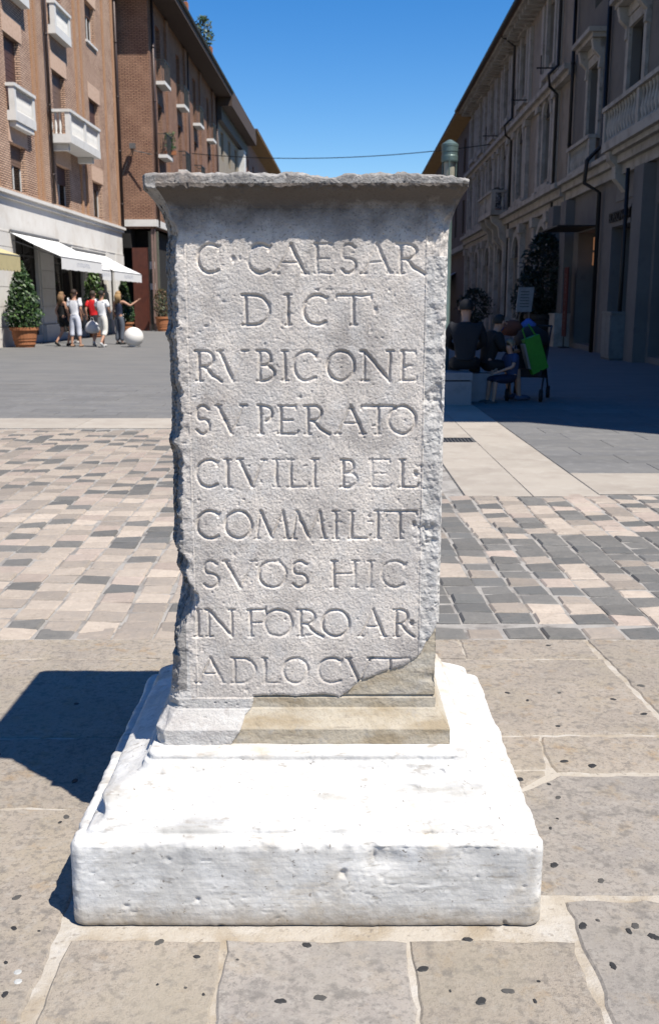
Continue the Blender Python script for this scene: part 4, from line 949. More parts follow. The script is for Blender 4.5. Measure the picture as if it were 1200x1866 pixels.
    cr_ = .008 + .007 * np.abs(n1) + .004 * n2; cr_ = np.where(repair | (Z < .452), .003, cr_); cr_ = np.where(Z > 1.5, .016 + .012 * n1, cr_)
    X, Y = cut_corner(X, Y, 1, -1, np.clip(cr_, .002, .1))
    X, Y = cut_corner(X, Y, -1, 1, .022 + .010 * n1); X, Y = cut_corner(X, Y, 1, 1, .018 + .010 * n1)
    # flare at the lower left, worn round foot
    X = np.where(left[None] | (xl < .05), X - .010 * gauss(Z, .43, .06) * np.clip(1 - xl / .05, 0, 1), X)
    # roughened lip and uneven top
    lip = np.clip((Z - 1.635) / .02, 0, 1)
    Zn = Z + lip * (.0035 * n1 + .0022 * n2) * 1.2
    topf = np.clip((Z - 1.65) / .02, 0, 1)
    Zn += topf * (.004 * fbm(np.stack([X * 1.0, Y * .6, X * 0], -1), 9, 3, 60) - .008 * gauss(X, .005, .03) * (Y < CY) - .010 * gauss(X, CX + HX + .03, .03))
    lowlip = gauss(Z, 1.643, .006); Y = Y + np.where(front[None], lowlip * (.003 * n1 + .003 * n2), 0)
    Zn = Zn + lowlip * .003 * n2
    V = np.stack([X, Y, Zn], -1).reshape(-1, 3).astype(np.float32)
    nr = len(zs)
    r = np.arange(nr - 1)[:, None]; c = np.arange(n)[None]; c2 = (c + 1) % n
    quads = np.stack([r * n + c, r * n + c2, (r + 1) * n + c2, (r + 1) * n + c], -1).reshape(-1, 4)
    rep = repair.reshape(-1)
    qr = rep[quads].sum(1) >= 3
    zq_ = V[quads[:, 0], 2]; dark = (zq_ > 1.602 + .004) & (zq_ < 1.650)
    xq = V[quads[:, 0], 0]; pale = (xq > CX + HX - .047) & (zq_ < 1.50) & (zq_ > .45)
    pale |= (zq_ < .45) | ((zq_ < .60) & (xq < CX - HX + .03))
    mi = np.where(dark, 0, np.where(zq_ >= 1.646, 3, np.where(pale, 2, 0)))
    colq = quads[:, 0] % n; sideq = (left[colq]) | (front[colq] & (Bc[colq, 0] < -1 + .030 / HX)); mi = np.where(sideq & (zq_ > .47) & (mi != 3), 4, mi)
    def mk(name, qs, idx, mats, parent, capq=None):
        used = np.unique(qs); mp = np.zeros(len(V), np.int64); mp[used] = np.arange(len(used))
        me = bpy.data.meshes.new(name); q4 = mp[qs]; nv = len(used)
        me.vertices.add(nv); me.vertices.foreach_set('co', V[used].ravel())
        me.loops.add(q4.size); me.loops.foreach_set('vertex_index', q4.ravel().astype(np.int32))
        me.polygons.add(len(q4)); me.polygons.foreach_set('loop_start', np.arange(0, q4.size, 4, dtype=np.int32))
        for m_ in mats: me.materials.append(m_)
        me.polygons.foreach_set('material_index', idx.astype(np.int32)); me.polygons.foreach_set('use_smooth', np.ones(len(q4), bool))
        me.update(calc_edges=True); me.validate(); return link(name, me, parent)
    mon = empty('inscribed_stone_pillar', (0, 0, 0), 0, 'grey limestone pillar with carved Latin inscription and flared top standing on the white plinth', 'monument')
    mk('inscribed_block', quads[~qr], mi[~qr], [M['lime'], M['lime_dark'], M['lime_pale'], M['lime_lip'], M['lime_shaded_side']], mon)
    mk('repair_block', quads[qr], np.zeros(qr.sum()), [M['repair']], mon)
    # filled top centre
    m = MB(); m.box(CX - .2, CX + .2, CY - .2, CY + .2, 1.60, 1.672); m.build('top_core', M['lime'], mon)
    # inner core keeps light out of the seam between old stone and repair
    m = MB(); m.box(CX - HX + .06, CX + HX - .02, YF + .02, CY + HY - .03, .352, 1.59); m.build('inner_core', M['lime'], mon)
    # sunk end of an iron cramp on the top
    m = MB(); m.prism([(-.018, 0), (.018, 0), (.022, .03), (-.021, .03)], 'y', -.02, .02); m.build('iron_cramp', M['iron'], mon, (-.062, 2.52, 1.668))
    return mon
build_block()

def build_plinth():
    pc = (-.052, 2.02 + .525); hx, hy = .537, .525
    # rows: (inset x, inset y, z)
    prof = [(.003, .002, 0), (0, 0, .006), (0, 0, .05), (0, 0, .1), (0, 0, .15), (0, 0, .188), (.0015, .0015, .200), (.007, .007, .2065), (.016, .016, .2085), (.024, .026, .209), (.030, .034, .2095), (.031, .036, .214),
            (.032, .038, .219), (.040, .046, .228), (.052, .058, .240), (.062, .072, .250), (.070, .087, .260), (.078, .102, .271), (.088, .117, .282), (.100, .132, .294), (.114, .145, .305), (.128, .154, .316), (.142, .160, .324), (.150, .163, .327), (.153, .166, .329), (.154, .167, .340), (.158, .171, .3445), (.175, .19, .3448), (.25, .25, .3448), (.45, .45, .3448)]
    # left/right faces carry a raised roll between two hollows
    rows = []
    for (a, b) in zip(prof[:-1], prof[1:]):
        L = math.hypot(max(b[0] - a[0], b[1] - a[1]), b[2] - a[2]); k = max(1, int(L / .0035)) if a[0] < .2 else 4
        rows += [tuple(a[i] + (b[i] - a[i]) * j / k for i in range(3)) for j in range(k)]
    rows.append(prof[-1]); rows = np.array(rows)
    ins_x, ins_y, zs = rows.T
    t = np.clip((zs - .215) / .11, 0, 1) * (zs < .329)
    ins_x = ins_x + .019 * np.sin(t * 2 * np.pi * 1.5) * (t > 0) * (t < 1)
    nu = 300; side = 120
    Bc = [(u, -1) for u in np.linspace(-1, 1, nu)] + [(1, v) for v in np.linspace(-1, 1, side)[1:-1]] + [(u, 1) for u in np.linspace(1, -1, 120)] + [(-1, v) for v in np.linspace(1, -1, side + 80)[1:-1]]
    Bc = np.array(Bc, float); n = len(Bc)
    X = pc[0] + Bc[None, :, 0] * (hx - ins_x[:, None]); Y = pc[1] + Bc[None, :, 1] * (hy - ins_y[:, None]); Z = zs[:, None] * np.ones((1, n))
    Pt = np.stack([X, Y, Z], -1)
    n1 = fbm(Pt, 11, 3, 70); n2 = fbm(Pt, 42, 3, 75); n3 = fbm(Pt, 120, 2, 79)
    front = Bc[:, 1] == -1; left = Bc[:, 0] == -1; right = Bc[:, 0] == 1; back = Bc[:, 1] == 1
    NX = np.where(left, -1., np.where(right, 1., 0))[None]; NY = np.where(front, -1., np.where(back, 1., 0))[None]
    d = .0013 * n1 + .0007 * n2 + .0005 * n3
    # chips and scars
    chip = -.010 * np.clip(fbm(Pt, 30, 3, 83) - .80, 0, 1) * 2
    crk = np.abs(fbm(np.stack([X * .35, Y * .35, Z], -1), 16, 3, 120)); d -= .0028 * np.clip(1 - crk / .018, 0, 1) * (fbm(Pt, 6, 2, 130) > .1)
    d = d + chip * np.where(Z < .21, .8, .5)
    d -= np.where(front[None] & (Z < .2), .009 * gauss(X, .13, .055) * gauss(Z, .165, .030) + .006 * gauss(X, .33, .05) * gauss(Z, .18, .03), 0)
    # horizontal tooling marks on the lower front
    d += np.where(Z < .17, .0005 * vnoise(np.stack([X * .06, Y * .06, Z], -1), 260, 90) , 0)
    X = X + NX * d; Y = Y + NY * d
    Zn = Z + np.clip((Z - .2) / .05, 0, 1) * (.0013 * n1 + .0007 * n2)
    def cut(X, Y, sx, sy, c):
        A_ = (hx - ins_x)[:, None] - (X - pc[0]) * sx; B_ = (hy - ins_y)[:, None] - (Y - pc[1]) * sy
        c = c / 1.0; s = np.clip(A_, 0, None); q = np.clip(B_, 0, None)
        # round the corner
        dx = np.clip(c - s, 0, None); dy = np.clip(c - q, 0, None); L = np.sqrt(dx * dx + dy * dy) + 1e-9
        k = np.where((dx > 0) & (dy > 0) & (L > c), c / L, 1.0)
        return X - sx * (1 - k) * -dx * -1, Y - sy * (1 - k) * -dy * -1
    for sx, sy, c0 in ((-1, -1, .024), (1, -1, .020), (-1, 1, .03), (1, 1, .03)):
        cc = c0 + .010 * n1 + .006 * n2
        X, Y = cut(X, Y, sx, sy, np.clip(cc, .008, .08))
    # worn edge at the top of the block
    ed = gauss(Z, .203, .009) * (.003 * n1 + .004 * n2 - .001 - .010 * np.clip(fbm(Pt, 18, 2, 140) - .45, 0, 1)); X += NX * ed; Y += NY * ed
    V = np.stack([X, Y, Zn], -1).reshape(-1, 3).astype(np.float32); nr = len(zs)
    r = np.arange(nr - 1)[:, None]; c = np.arange(n)[None]; c2 = (c + 1) % n
    q4 = np.stack([r * n + c, r * n + c2, (r + 1) * n + c2, (r + 1) * n + c], -1).reshape(-1, 4)
    me = bpy.data.meshes.new('plinth'); me.vertices.add(len(V)); me.vertices.foreach_set('co', V.ravel())
    me.loops.add(q4.size); me.loops.foreach_set('vertex_index', q4.ravel().astype(np.int32)); me.polygons.add(len(q4))
    me.polygons.foreach_set('loop_start', np.arange(0, q4.size, 4, dtype=np.int32)); me.polygons.foreach_set('use_smooth', np.ones(len(q4), bool))
    me.materials.append(M['plinth']); me.update(calc_edges=True); me.validate()
    t = empty('stone_plinth', (0, 0, 0), 0, 'whitewashed moulded stone plinth carrying the inscribed pillar', 'plinth')
    link('moulded_block', me, t)
    return t
build_plinth()

# ---------------------------------------------------------------- plants
def foliage(m, c, h, rfun, n, size, rnd, shell=.55, z0=0):
    for k in range(n):
        t = rnd.random(); z = z0 + h * t; r = rfun(t) * (shell + (1 - shell) * rnd.random()) if rnd.random() < .8 else rfun(t) * rnd.random()
        r *= 1 + .12 * math.sin(z * 9 + k % 7)
        a = rnd.uniform(0, 6.283); p = Vector((c[0] + r * math.cos(a), c[1] + r * math.sin(a), c[2] + z))
        s = size * rnd.uniform(.6, 1.3); u = Vector((rnd.uniform(-1, 1), rnd.uniform(-1, 1), rnd.uniform(-1, 1))).normalized(); v = u.orthogonal().normalized()
        mi = rnd.choices([0, 1, 2], [4, 4, 1.4])[0]
        m.add([p - u * s, p - v * s * .45, p + u * s, p + v * s * .45], [(0, 1, 2, 3)], mi)
def rawbuild(m, name, mats, parent):
    me = bpy.data.meshes.new(name); me.from_pydata(m.v, [], m.f)
    for q_ in mats: me.materials.append(q_)
    me.polygons.foreach_set('material_index', m.m); me.update(); return link(name, me, parent)
def potted(loc, h, r, pot_h, pot_r, label, mats, n=1900, size=.05, seed=1, group='potted shrubs along the shopfront', shape='cone', pot='terra'):
    t = empty('potted_shrub', loc, 0, label, 'potted plant', group); rnd = random.Random(seed)
    m = MB(); m.smooth = False
    m.lathe([(pot_r * .68, 0), (pot_r * .72, pot_h * .12), (pot_r * .78, pot_h * .14), (pot_r * .78, pot_h * .3), (pot_r * .84, pot_h * .33), (pot_r * .84, pot_h * .42), (pot_r * .88, pot_h * .45), (pot_r * .94, pot_h * .84)], 24); m.build('pot', M[pot], t)
    m = MB(); m.lathe([(pot_r * .94, pot_h * .842), (pot_r * 1.06, pot_h * .86), (pot_r * 1.06, pot_h), (pot_r * .9, pot_h), (pot_r * .9, pot_h * .93)], 24); m.build('pot_rim', M[pot], t)
    m = MB(); m.lathe([(pot_r * .88, pot_h * .9), (pot_r * .5, pot_h * .945)], 16); m.build('soil', M['soil'], t)
    m = MB(); m.tube([(0, 0, pot_h * .9), (.02, 0, pot_h + h * .5), (0, .02, pot_h + h * .85)], [.035, .025, .01], 6)
    for k in range(9):
        z = pot_h + h * .1 + h * .08 * k; a = k * 2.4; m.tube([(0, 0, z), (r * .6 * (1 - k / 11) * math.cos(a), r * .6 * (1 - k / 11) * math.sin(a), z + .12)], [.012, .004], 5)
    m.build('stem', M['bark'], t)
    f = (lambda q_: r * (min(1, .75 + q_ * 1.6) if q_ < .15 else (1 - (q_ - .15) / .85) ** .8 + .06)) if shape == 'cone' else (lambda q_: r * math.sin(math.pi * (.12 + .8 * q_)) + .05)
    m = MB(); foliage(m, (0, 0, pot_h), h, f, n, size, rnd); rawbuild(m, 'foliage', mats, t)
    return t
potted((-9.62, 31.7, 0), 2.0, .58, .62, .42, 'tall cone shaped shrub in a terracotta pot before the yellow awning', M['leaf'], 3200, .07, 1)
potted((-9.35, 46.0, 0), 1.95, .46, .5, .4, 'cone shaped shrub in a terracotta pot behind the round white bollard', M['leaf'], 2000, .07, 2)
potted((-9.45, 40.6, 0), 2.2, .36, .45, .3, 'slim light green potted shrub in the doorway behind the pointing woman', [M['leaf'][1], M['leaf'][2], M['leaf'][2]], 1100, .08, 3, shape='col')
potted((-8.15, 49.2, 0), 1.3, .42, .7, .34, 'sparse rusty potted plant at the brick building corner', M['leaf_dry'], 500, .07, 4, shape='col')
potted((7.0, 33.3, 0), 2.6, .75, 1.0, .55, 'big dark ivy bush in a dark planter beside the shaded pier', M['leaf_sh'], 2600, .08, 5, 'plants in the shade on the right', 'col', 'iron')
potted((7.2, 36.5, 0), 1.9, .6, .6, .4, 'dark leafy potted plant behind the white easel board', M['leaf_sh'], 1500, .08, 6, 'plants in the shade on the right', 'col', 'iron')
potted((6.6, 46.0, 0), 1.5, .8, .5, .4, 'low dark bush far down the shaded pavement', M['leaf_sh'], 900, .09, 7, 'plants in the shade on the right', 'col', 'iron')
# roof plants
for (u, dd, z, h, r, sd, lb, mt) in ((4.6, -.2, 15.75, 1.35, .5, 11, 'bushy yellow green plant on the roof edge near the top of the photo', [M['leaf'][1], M['leaf'][2], M['leaf_dry'][1]]), (13.6, -.3, 15.75, 2.0, .6, 12, 'grey green roof shrub rising against the sky', [M['leaf_dry'][0], M['leaf'][1], M['leaf_dry'][2]])):
    t = empty('roof_plant', B.e.matrix_basis @ Vector((u, -.7, z + .25)), 0, lb, 'plant', 'plants on the brick building roof'); rnd = random.Random(sd)
    m = MB()
    for k in range(9): a = k * .7; m.tube([(0, 0, 0), (r * .5 * math.cos(a), r * .5 * math.sin(a), h * .5), (r * .8 * math.cos(a), r * .8 * math.sin(a), h * (.7 + .3 * rnd.random()))], [.03, .02, .008], 5)
    m.build('stem', M['bark'], t)
    m = MB(); foliage(m, (0, 0, 0), h, lambda q_: r * (.5 + .6 * math.sin(math.pi * q_)), 420, .12, rnd, .3); rawbuild(m, 'foliage', mt, t)
    m = MB(); m.box(-.5, .5, -.25, .25, -.05, .3); m.build('trough', M['terra'], t)
# balcony plants
for (u, z, lb) in ((3.0, 8.6, 'small green plant on the lower railed balcony of the brick building'), (15.6, 5.2, 'dark trailing plants on the carved balcony of the palazzo')):
    F_ = B if z > 8 else Q
    t = empty('balcony_plant', F_.e.matrix_basis @ Vector((u, F_.sg * .35, z + .12)), 0, lb, 'plant'); rnd = random.Random(int(u))
    m = MB(); m.box(-.3, .3, -.1, .1, 0, .2); m.build('trough', M['terra'], t)
    m = MB(); foliage(m, (0, 0, .2), .9, lambda q_: .3, 200, .07, rnd, .3); rawbuild(m, 'foliage', M['leaf'] if z > 8 else M['leaf_sh'], t)

# ---------------------------------------------------------------- street furniture
m = MB(); m.smooth = True; n = 24
m.lathe([(.13, 0), (.2, .03)] + [(.31 * math.cos(t), .31 + .31 * math.sin(t)) for t in np.linspace(-1.05, 1.5, 18)] + [(.005, .62)], 32)
t = empty('ball_bollard', (-6.22, 31.9, 0), 0, 'round white stone ball bollard on the grey paving near the shoppers', 'bollard'); m.build('stone_ball', M['ball'], t)
m = MB(); m.lathe([(.2, 0), (.2, .02)], 24); m.build('base_disc', M['joint'], t)
# lamp post
t = empty('lamp_post', (1.70, 14.75, 0), 0, 'grey green lamp post with a cylindrical lantern rising behind the pillar', 'street lamp')
m = MB(); m.smooth = True; m.lathe([(.11, 0), (.11, .3), (.06, .36), (.055, 3.05), (.06, 3.1)], 16); m.build('pole', M['verdigris'], t)
m = MB(); m.lathe([(.07, 3.1), (.075, 3.12), (.075, 3.34), (.07, 3.36)], 16); m.build('diffuser', plain('milky_diffuser', (.45, .42, .34), .4), t)
for k in range(3):
    a = k * 2.09 + .4; m = MB(); m.tube([(.108 * math.cos(a), .108 * math.sin(a), 3.05), (.108 * math.cos(a), .108 * math.sin(a), 3.4)], .012, 6); m.build('strut', M['verdigris'], t)
m = MB(); m.lathe([(.06, 3.0), (.118, 3.04), (.118, 3.07), (.07, 3.1)], 16); m.build('collar', M['verdigris'], t)
m = MB(); m.smooth = False; m.lathe([(.112, 3.34), (.118, 3.36), (.118, 3.42), (.112, 3.43), (.112, 3.47), (.118, 3.48), (.118, 3.54), (.122, 3.55), (.122, 3.58), (.03, 3.64), (.01, 3.645)], 24); m.build('cap', M['verdigris'], t)
# cable across the street
m = MB(); pts = []
for k in range(21):
    q_ = k / 20; pts.append((-8.15 + 16.35 * q_, 61.9 - 10 * q_, 10.04 - .94 * q_ - 1.84 * q_ * (1 - q_)))
m.tube(pts, .022, 5); tag(m.build('street_cable', M['iron']), 'thin dark cable slung across the street against the sky', 'cable')
# bench
t = empty('stone_bench', (1.32, 14.0, 0), 0, 'pale marble block bench in the shade with a seated man on it', 'bench')
m = MB(); m.box(-.64, .64, -.28, .28, 0, .325); m.build('block', M['bench'], t)
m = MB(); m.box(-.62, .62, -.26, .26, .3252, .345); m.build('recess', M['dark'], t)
m = MB(); m.box(-.65, .65, -.29, .29, .3455, .445); m.build('seat', M['bench'], t)
# easel board
t = empty('easel_sign', (6.05, 31.5, 0), .15, 'small white board on a wooden easel in the shade', 'sign')
m = MB(); m.prism([(-.25, 1.1), (.25, 1.1), (.32, 1.85), (-.18, 1.85)], 'y', -.02, .02); m.build('board', plain('white_board', (.5, .5, .5), .7), t)
wd = plain('pale_wood', (.30, .24, .18), .7)
for a, b in (((-.2, -.03, 1.1), (-.5, -.1, 0)), ((.18, -.03, 1.1), (.1, -.1, 0)), ((0, .03, 1.5), (-.1, .6, 0))):
    m = MB(); m.tube([a, b], .02, 6); m.build('leg', wd, t)
m = MB()
for k in range(6): m = MB().box(-.14 + .03 * k * .2, .16, -.024, -.021, 1.25 + k * .09, 1.275 + k * .09); m.build('print', M['joint'], t)

# ---------------------------------------------------------------- people
def skinmesh(name, verts, edges, radii, mats, root=0, sub=2):
    me = bpy.data.meshes.new(name); me.from_pydata(verts, edges, []); o = bpy.data.objects.new(name, me); COL.objects.link(o)
    md = o.modifiers.new('s', 'SKIN'); md.use_smooth_shade = True; md.branch_smoothing = .4
    for i, v in enumerate(me.skin_vertices[0].data):
        r = radii[i]; v.radius = r if isinstance(r, tuple) else (r, r); v.use_root = (i == root)
    md2 = o.modifiers.new('b', 'SUBSURF'); md2.levels = sub; md2.render_levels = sub
    dg = bpy.context.evaluated_depsgraph_get(); out_ = bpy.data.meshes.new_from_object(o.evaluated_get(dg)); bpy.data.objects.remove(o)
    out_.name = name; out_.materials.clear()
    for q_ in mats: out_.materials.append(q_)
    return out_
STAND = dict(pelvis=(0, 0, .96), waist=(0, 0, 1.1), chest=(0, .005, 1.31), neck=(0, 0, 1.47), jaw=(0, .02, 1.55), head=(0, .015, 1.65),
  shL=(-.165, 0, 1.42), elL=(-.22, -.03, 1.14), wrL=(-.23, .05, .90), shR=(.165, 0, 1.42), elR=(.22, -.03, 1.14), wrR=(.23, .05, .90),
  hipL=(-.09, 0, .90), knL=(-.10, .03, .50), anL=(-.10, -.02, .09), hipR=(.09, 0, .90), knR=(.10, .03, .50), anR=(.10, -.02, .09))
def person(loc, rz, label, pose, scale=1.0, skin=None, hair=('short', (.03, .02, .015)), top=((.8, .8, .8), 'sleeve'), bottom=((.1, .1, .1), 'long'), shoe=(.6, .6, .6), group=None):
    J = dict(STAND); J.update(pose); J = {k: Vector(v) for k, v in J.items()}
    t = empty('person', loc, rz, label, 'person', group); t.scale = (scale,) * 3
    sk = skin or M['skin']
    ks = ['pelvis', 'waist', 'chest', 'neck', 'jaw', 'head', 'shL', 'elL', 'wrL', 'shR', 'elR', 'wrR', 'hipL', 'knL', 'anL', 'hipR', 'knR', 'anR']
    rad = dict(pelvis=(.13, .10), waist=(.115, .085), chest=(.145, .10), neck=.05, jaw=.07, head=.088, sh=.055, el=.038, wr=.025, hip=.082, kn=.056, an=.036)
    V = [J[k] for k in ks]; Rr = [rad.get(k) or rad[k[:-1]] for k in ks]
    E = [(0, 1), (1, 2), (2, 3), (3, 4), (4, 5), (2, 6), (6, 7), (7, 8), (2, 9), (9, 10), (10, 11), (0, 12), (12, 13), (13, 14), (0, 15), (15, 16), (16, 17)]
    # feet and palms
    for s in 'LR':
        an = J['an' + s]; kn = J['kn' + s]; f = Vector((0, 1, 0)); f = pose.get('foot' + s) and Vector(pose['foot' + s]) or f
        i = ks.index('an' + s); V += [an + f * .04 + Vector((0, 0, -.045)), an + f * .15 + Vector((0, 0, -.06))]; Rr += [.034, .028]; k = len(V); E += [(i, k - 2), (k - 2, k - 1)]
        wr = J['wr' + s]; dv = (wr - J['el' + s]).normalized(); i = ks.index('wr' + s); V.append(wr + dv * .075); Rr.append((.036, .016)); E.append((i, len(V) - 1))
    o = link('body', skinmesh('body', V, E, Rr, [sk]), t)
    bm = bmesh.new(); bm.from_mesh(o.data)
    m = MB()
    for s in (-1, 1):
        S_ = 'L' if s < 0 else 'R'; wr = J['wr' + S_]; dv = (wr - J['el' + S_]).normalized(); sd = dv.orthogonal().normalized()
        for k in range(4):
            b0 = wr + dv * .07 + sd * (.012 * (k - 1.5)); L = (.07, .08, .075, .058)[k]; m.tube([b0, b0 + dv * L * .5, b0 + dv * L + Vector((0, .012, 0))], [.010, .009, .006], 6)
        m.tube([wr + dv * .02 + sd * .02, wr + dv * .05 + sd * .042, wr + dv * .08 + sd * .045], [.012, .010, .008], 6)
    hd = J['head']; fw = pose.get('look', (0, 1, 0)); fw = Vector(fw).normalized(); rt = fw.cross(Vector((0, 0, 1))).normalized()
    m.tube([hd + fw * .085 + Vector((0, 0, .0)), hd + fw * .115 + Vector((0, 0, -.03))], [.008, .016], 6)
    for s in (-1, 1): m.tube([hd + rt * .088 * s + Vector((0, 0, .015)), hd + rt * .098 * s + Vector((0, 0, -.03)) - fw * .01], [.018, .012], 6)
    fb = m.mesh('face', sk); bm.from_mesh(fb); bm.to_mesh(o.data); bm.free(); bpy.data.meshes.remove(fb)
    m = MB()
    for s in (-1, 1): c = hd + fw * .082 + rt * .032 * s + Vector((0, 0, .008)); m.tube([c, c + fw * .01], .010, 6)
    m.build('eyes', M['dark'], t)
    m = MB(); c = hd + fw * .086 - Vector((0, 0, .062)); m.tube([c - rt * .022, c + rt * .022], .006, 5); m.build('mouth', plain('lips', (.35, .12, .1), .5), t)
    # hair
    hm = plain('hair', hair[1], .7); m = MB(); m.smooth = True
    pts = []
    c = hd - fw * .018 + Vector((0, 0, .012)); rr = .103
    V2 = []; F2 = []; nu_, nv_ = 14, 9
    for i in range(nv_):
        ph_ = math.pi * .62 * i / (nv_ - 1)
        for k in range(nu_):
            a = 2 * math.pi * k / nu_; dirv = fw * math.cos(a) * math.sin(ph_) + rt * math.sin(a) * math.sin(ph_) + Vector((0, 0, math.cos(ph_)))
            front_ = max(0, math.cos(a)) ** .8 * (i / (nv_ - 1)); q_ = c + dirv * rr * (1 - .35 * front_) + Vector((0, 0, .05)) * front_
            V2.append(q_)
    for i in range(nv_ - 1):
        for k in range(nu_): F2.append((i * nu_ + k, (i + 1) * nu_ + k, (i + 1) * nu_ + (k + 1) % nu_, i * nu_ + (k + 1) % nu_))
    m.add(V2, F2)
    if hair[0] == 'long':
        for k in range(9):
            a = -1.3 + 2.6 * k / 8; dirv = (-fw * math.cos(a) + rt * math.sin(a)); b0 = c + dirv * .075
            m.tube([b0, b0 + dirv * .03 - Vector((0, 0, .11)), b0 + dirv * .03 - Vector((0, 0, .26 + .04 * (k % 3)))], [.035, .035, .014], 6)
    m.build('hair', hm, t)
    # top
    def lerp(a, b, q_): return J[a].lerp(J[b], q_)
    tc, kind = top; tm = cl('top_cloth', tc)
    hem = J['pelvis'].lerp(J['waist'], .1); TV = [J['waist'], hem, J['chest'], J['chest'].lerp(J['neck'], .62), J['neck'] + Vector((0, 0, -.01))]; TR = [(.150, .120), (.160, .13), (.185, .145), (.15, .13), .078]; TE = [(0, 1), (0, 2), (2, 3), (3, 4)]
    if kind != 'tank':
        e = {'sleeve': .72, 'longsleeve': 1.0}[kind]
        for s in 'LR':
            k = len(TV); TV += [J['sh' + s], lerp('sh' + s, 'el' + s, e)]; TR += [.095, .072 if e < 1 else .06]; TE += [(2, k), (k, k + 1)]
            if e == 1.0: TV.append(lerp('el' + s, 'wr' + s, .9)); TR.append(.045); TE.append((k + 1, k + 2))
    else:
        for s in 'LR': k = len(TV); TV += [lerp('chest', 'sh' + s, .7) + Vector((0, 0, .01))]; TR += [.06]; TE += [(2, k)]
    link('top', skinmesh('top', TV, TE, TR, [tm]), t)
    bc, bk = bottom; bmx = cl('bottom_cloth', bc)
    fr = {'long': 1.0, 'shorts': .55, 'knee': .0, 'skirt': .45, 'crop': .35}[bk]
    BV = [J['pelvis'], J['waist'] + Vector((0, 0, -.05))]; BR = [(.155, .125), (.135, .105)]; BE = [(0, 1)]
    for s in 'LR':
        k = len(BV); BV += [J['hip' + s]]; BR += [.108]; BE += [(0, k)]
        if bk == 'skirt' or bk == 'shorts': BV.append(lerp('hip' + s, 'kn' + s, .75)); BR.append(.10); BE.append((k, k + 1))
        else:
            BV.append(J['kn' + s]); BR.append(.088); BE.append((k, k + 1))
            q_ = {'long': .95, 'crop': .45, 'knee': .12}[bk]; BV.append(lerp('kn' + s, 'an' + s, q_)); BR.append(.08); BE.append((k + 1, k + 2))
    link('trousers' if bk in ('long', 'crop', 'knee') else ('skirt' if bk == 'skirt' else 'shorts'), skinmesh('bottom', BV, BE, BR, [bmx]), t)
    sm = cl('shoe_leather', shoe)
    for s in 'LR':
        an = J['an' + s]; f = Vector(pose.get('foot' + s, (0, 1, 0))); z0 = Vector((0, 0, 1))
        m = MB(); m.smooth = True; a0 = an - f * .07 - z0 * .05; m.tube([a0, a0 + f * .03, an + f * .06 - z0 * .045, an + f * .15 - z0 * .055, an + f * .2 - z0 * .06], [.02, .042, .043, .040, .018], 10)
        m.build('shoe', sm, t)
    return t
walk = dict(knL=(-.09, .16, .53), anL=(-.09, .13, .10), knR=(.09, .0, .50), anR=(.09, -.26, .16), footR=(0, .8, -.6), elL=(-.22, -.10, 1.15), wrL=(-.22, -.02, .92), elR=(.21, .04, 1.14), wrR=(.22, .18, .95))
gp = 'shoppers walking along the white awnings'
person((-8.55, 32.3, 0), -.75, 'woman with long fair hair in a black top and black skirt', dict(walk, knR=(.09, .22, .55), anR=(.09, .1, .1), footR=(0, 1, 0), knL=(-.09, .05, .5), anL=(-.09, -.22, .15), footL=(0, .8, -.6)), .98, hair=('long', (.30, .17, .08)), top=((.012, .012, .014), 'tank'), bottom=((.012, .013, .015), 'skirt'), shoe=(.01, .01, .01), group=gp)
person((-8.05, 31.9, 0), -.2, 'person in white shirt and white and blue cropped trousers seen from behind', dict(knL=(-.12, .02, .5), anL=(-.13, -.03, .09), anR=(.15, -.02, .09), wrR=(.2, .16, 1.0)), 1.02, hair=('short', (.05, .025, .015)), top=((1.1, 1.1, 1.15), 'sleeve'), bottom=((.85, .88, 1.0), 'crop'), shoe=(.45, .27, .18), group=gp)
person((-7.55, 32.3, 0), -.2, 'man in a bright red shirt between the two people in white', walk, 1.0, hair=('short', (.06, .04, .025)), top=((.85, .015, .02), 'sleeve'), bottom=((.02, .02, .03), 'knee'), shoe=(.6, .6, .6), group=gp)
person((-7.12, 31.6, 0), -.35, 'man in white shirt and loose white trousers with white shoes, nearest of the walking group', dict(walk, elL=(-.24, .0, 1.18), wrL=(-.14, .2, 1.08), elR=(.22, .05, 1.16), wrR=(.14, .22, 1.1)), 1.0, hair=('short', (.015, .012, .01)), top=((1.15, 1.15, 1.18), 'sleeve'), bottom=((1.0, .97, .9), 'crop'), shoe=(.75, .75, .75), group=gp)
person((-7.05, 33.8, 0), -.55, 'woman with blond hair in a navy top pointing to the right', dict(elR=(.40, .12, 1.28), wrR=(.52, .34, 1.44), shR=(.17, .02, 1.42)), 1.0, hair=('long', (.45, .28, .12)), top=((.02, .03, .07), 'tank'), bottom=((.13, .15, .19), 'long'), shoe=(.05, .05, .05), group=gp)
person((-8.75, 34.6, 0), -.2, 'person in dark clothes mostly hidden behind the white shirted shopper', dict(), 1.0, hair=('short', (.45, .3, .15)), top=((.02, .02, .025), 'sleeve'), bottom=((.03, .03, .04), 'long'), group=gp)
# shopping bag of the red shirted man
t = empty('shopping_bag', (-7.55, 32.05, .42), 0, 'white plastic shopping bag carried by the man in the red shirt', 'bag')
m = MB(); m.smooth = True; m.lathe([(.05, 0), (.20, .03), (.24, .12), (.22, .24), (.16, .33), (.05, .40)], 14, sy=.6); m.build('sack', plain('white_plastic', (.75, .75, .77), .6), t)
m = MB(); m.tube([(-.05, 0, .38), (-.03, .0, .5), (.03, 0, .5), (.05, 0, .38)], .008, 5); m.build('handle', plain('white_plastic', (.75, .75, .77), .6), t)
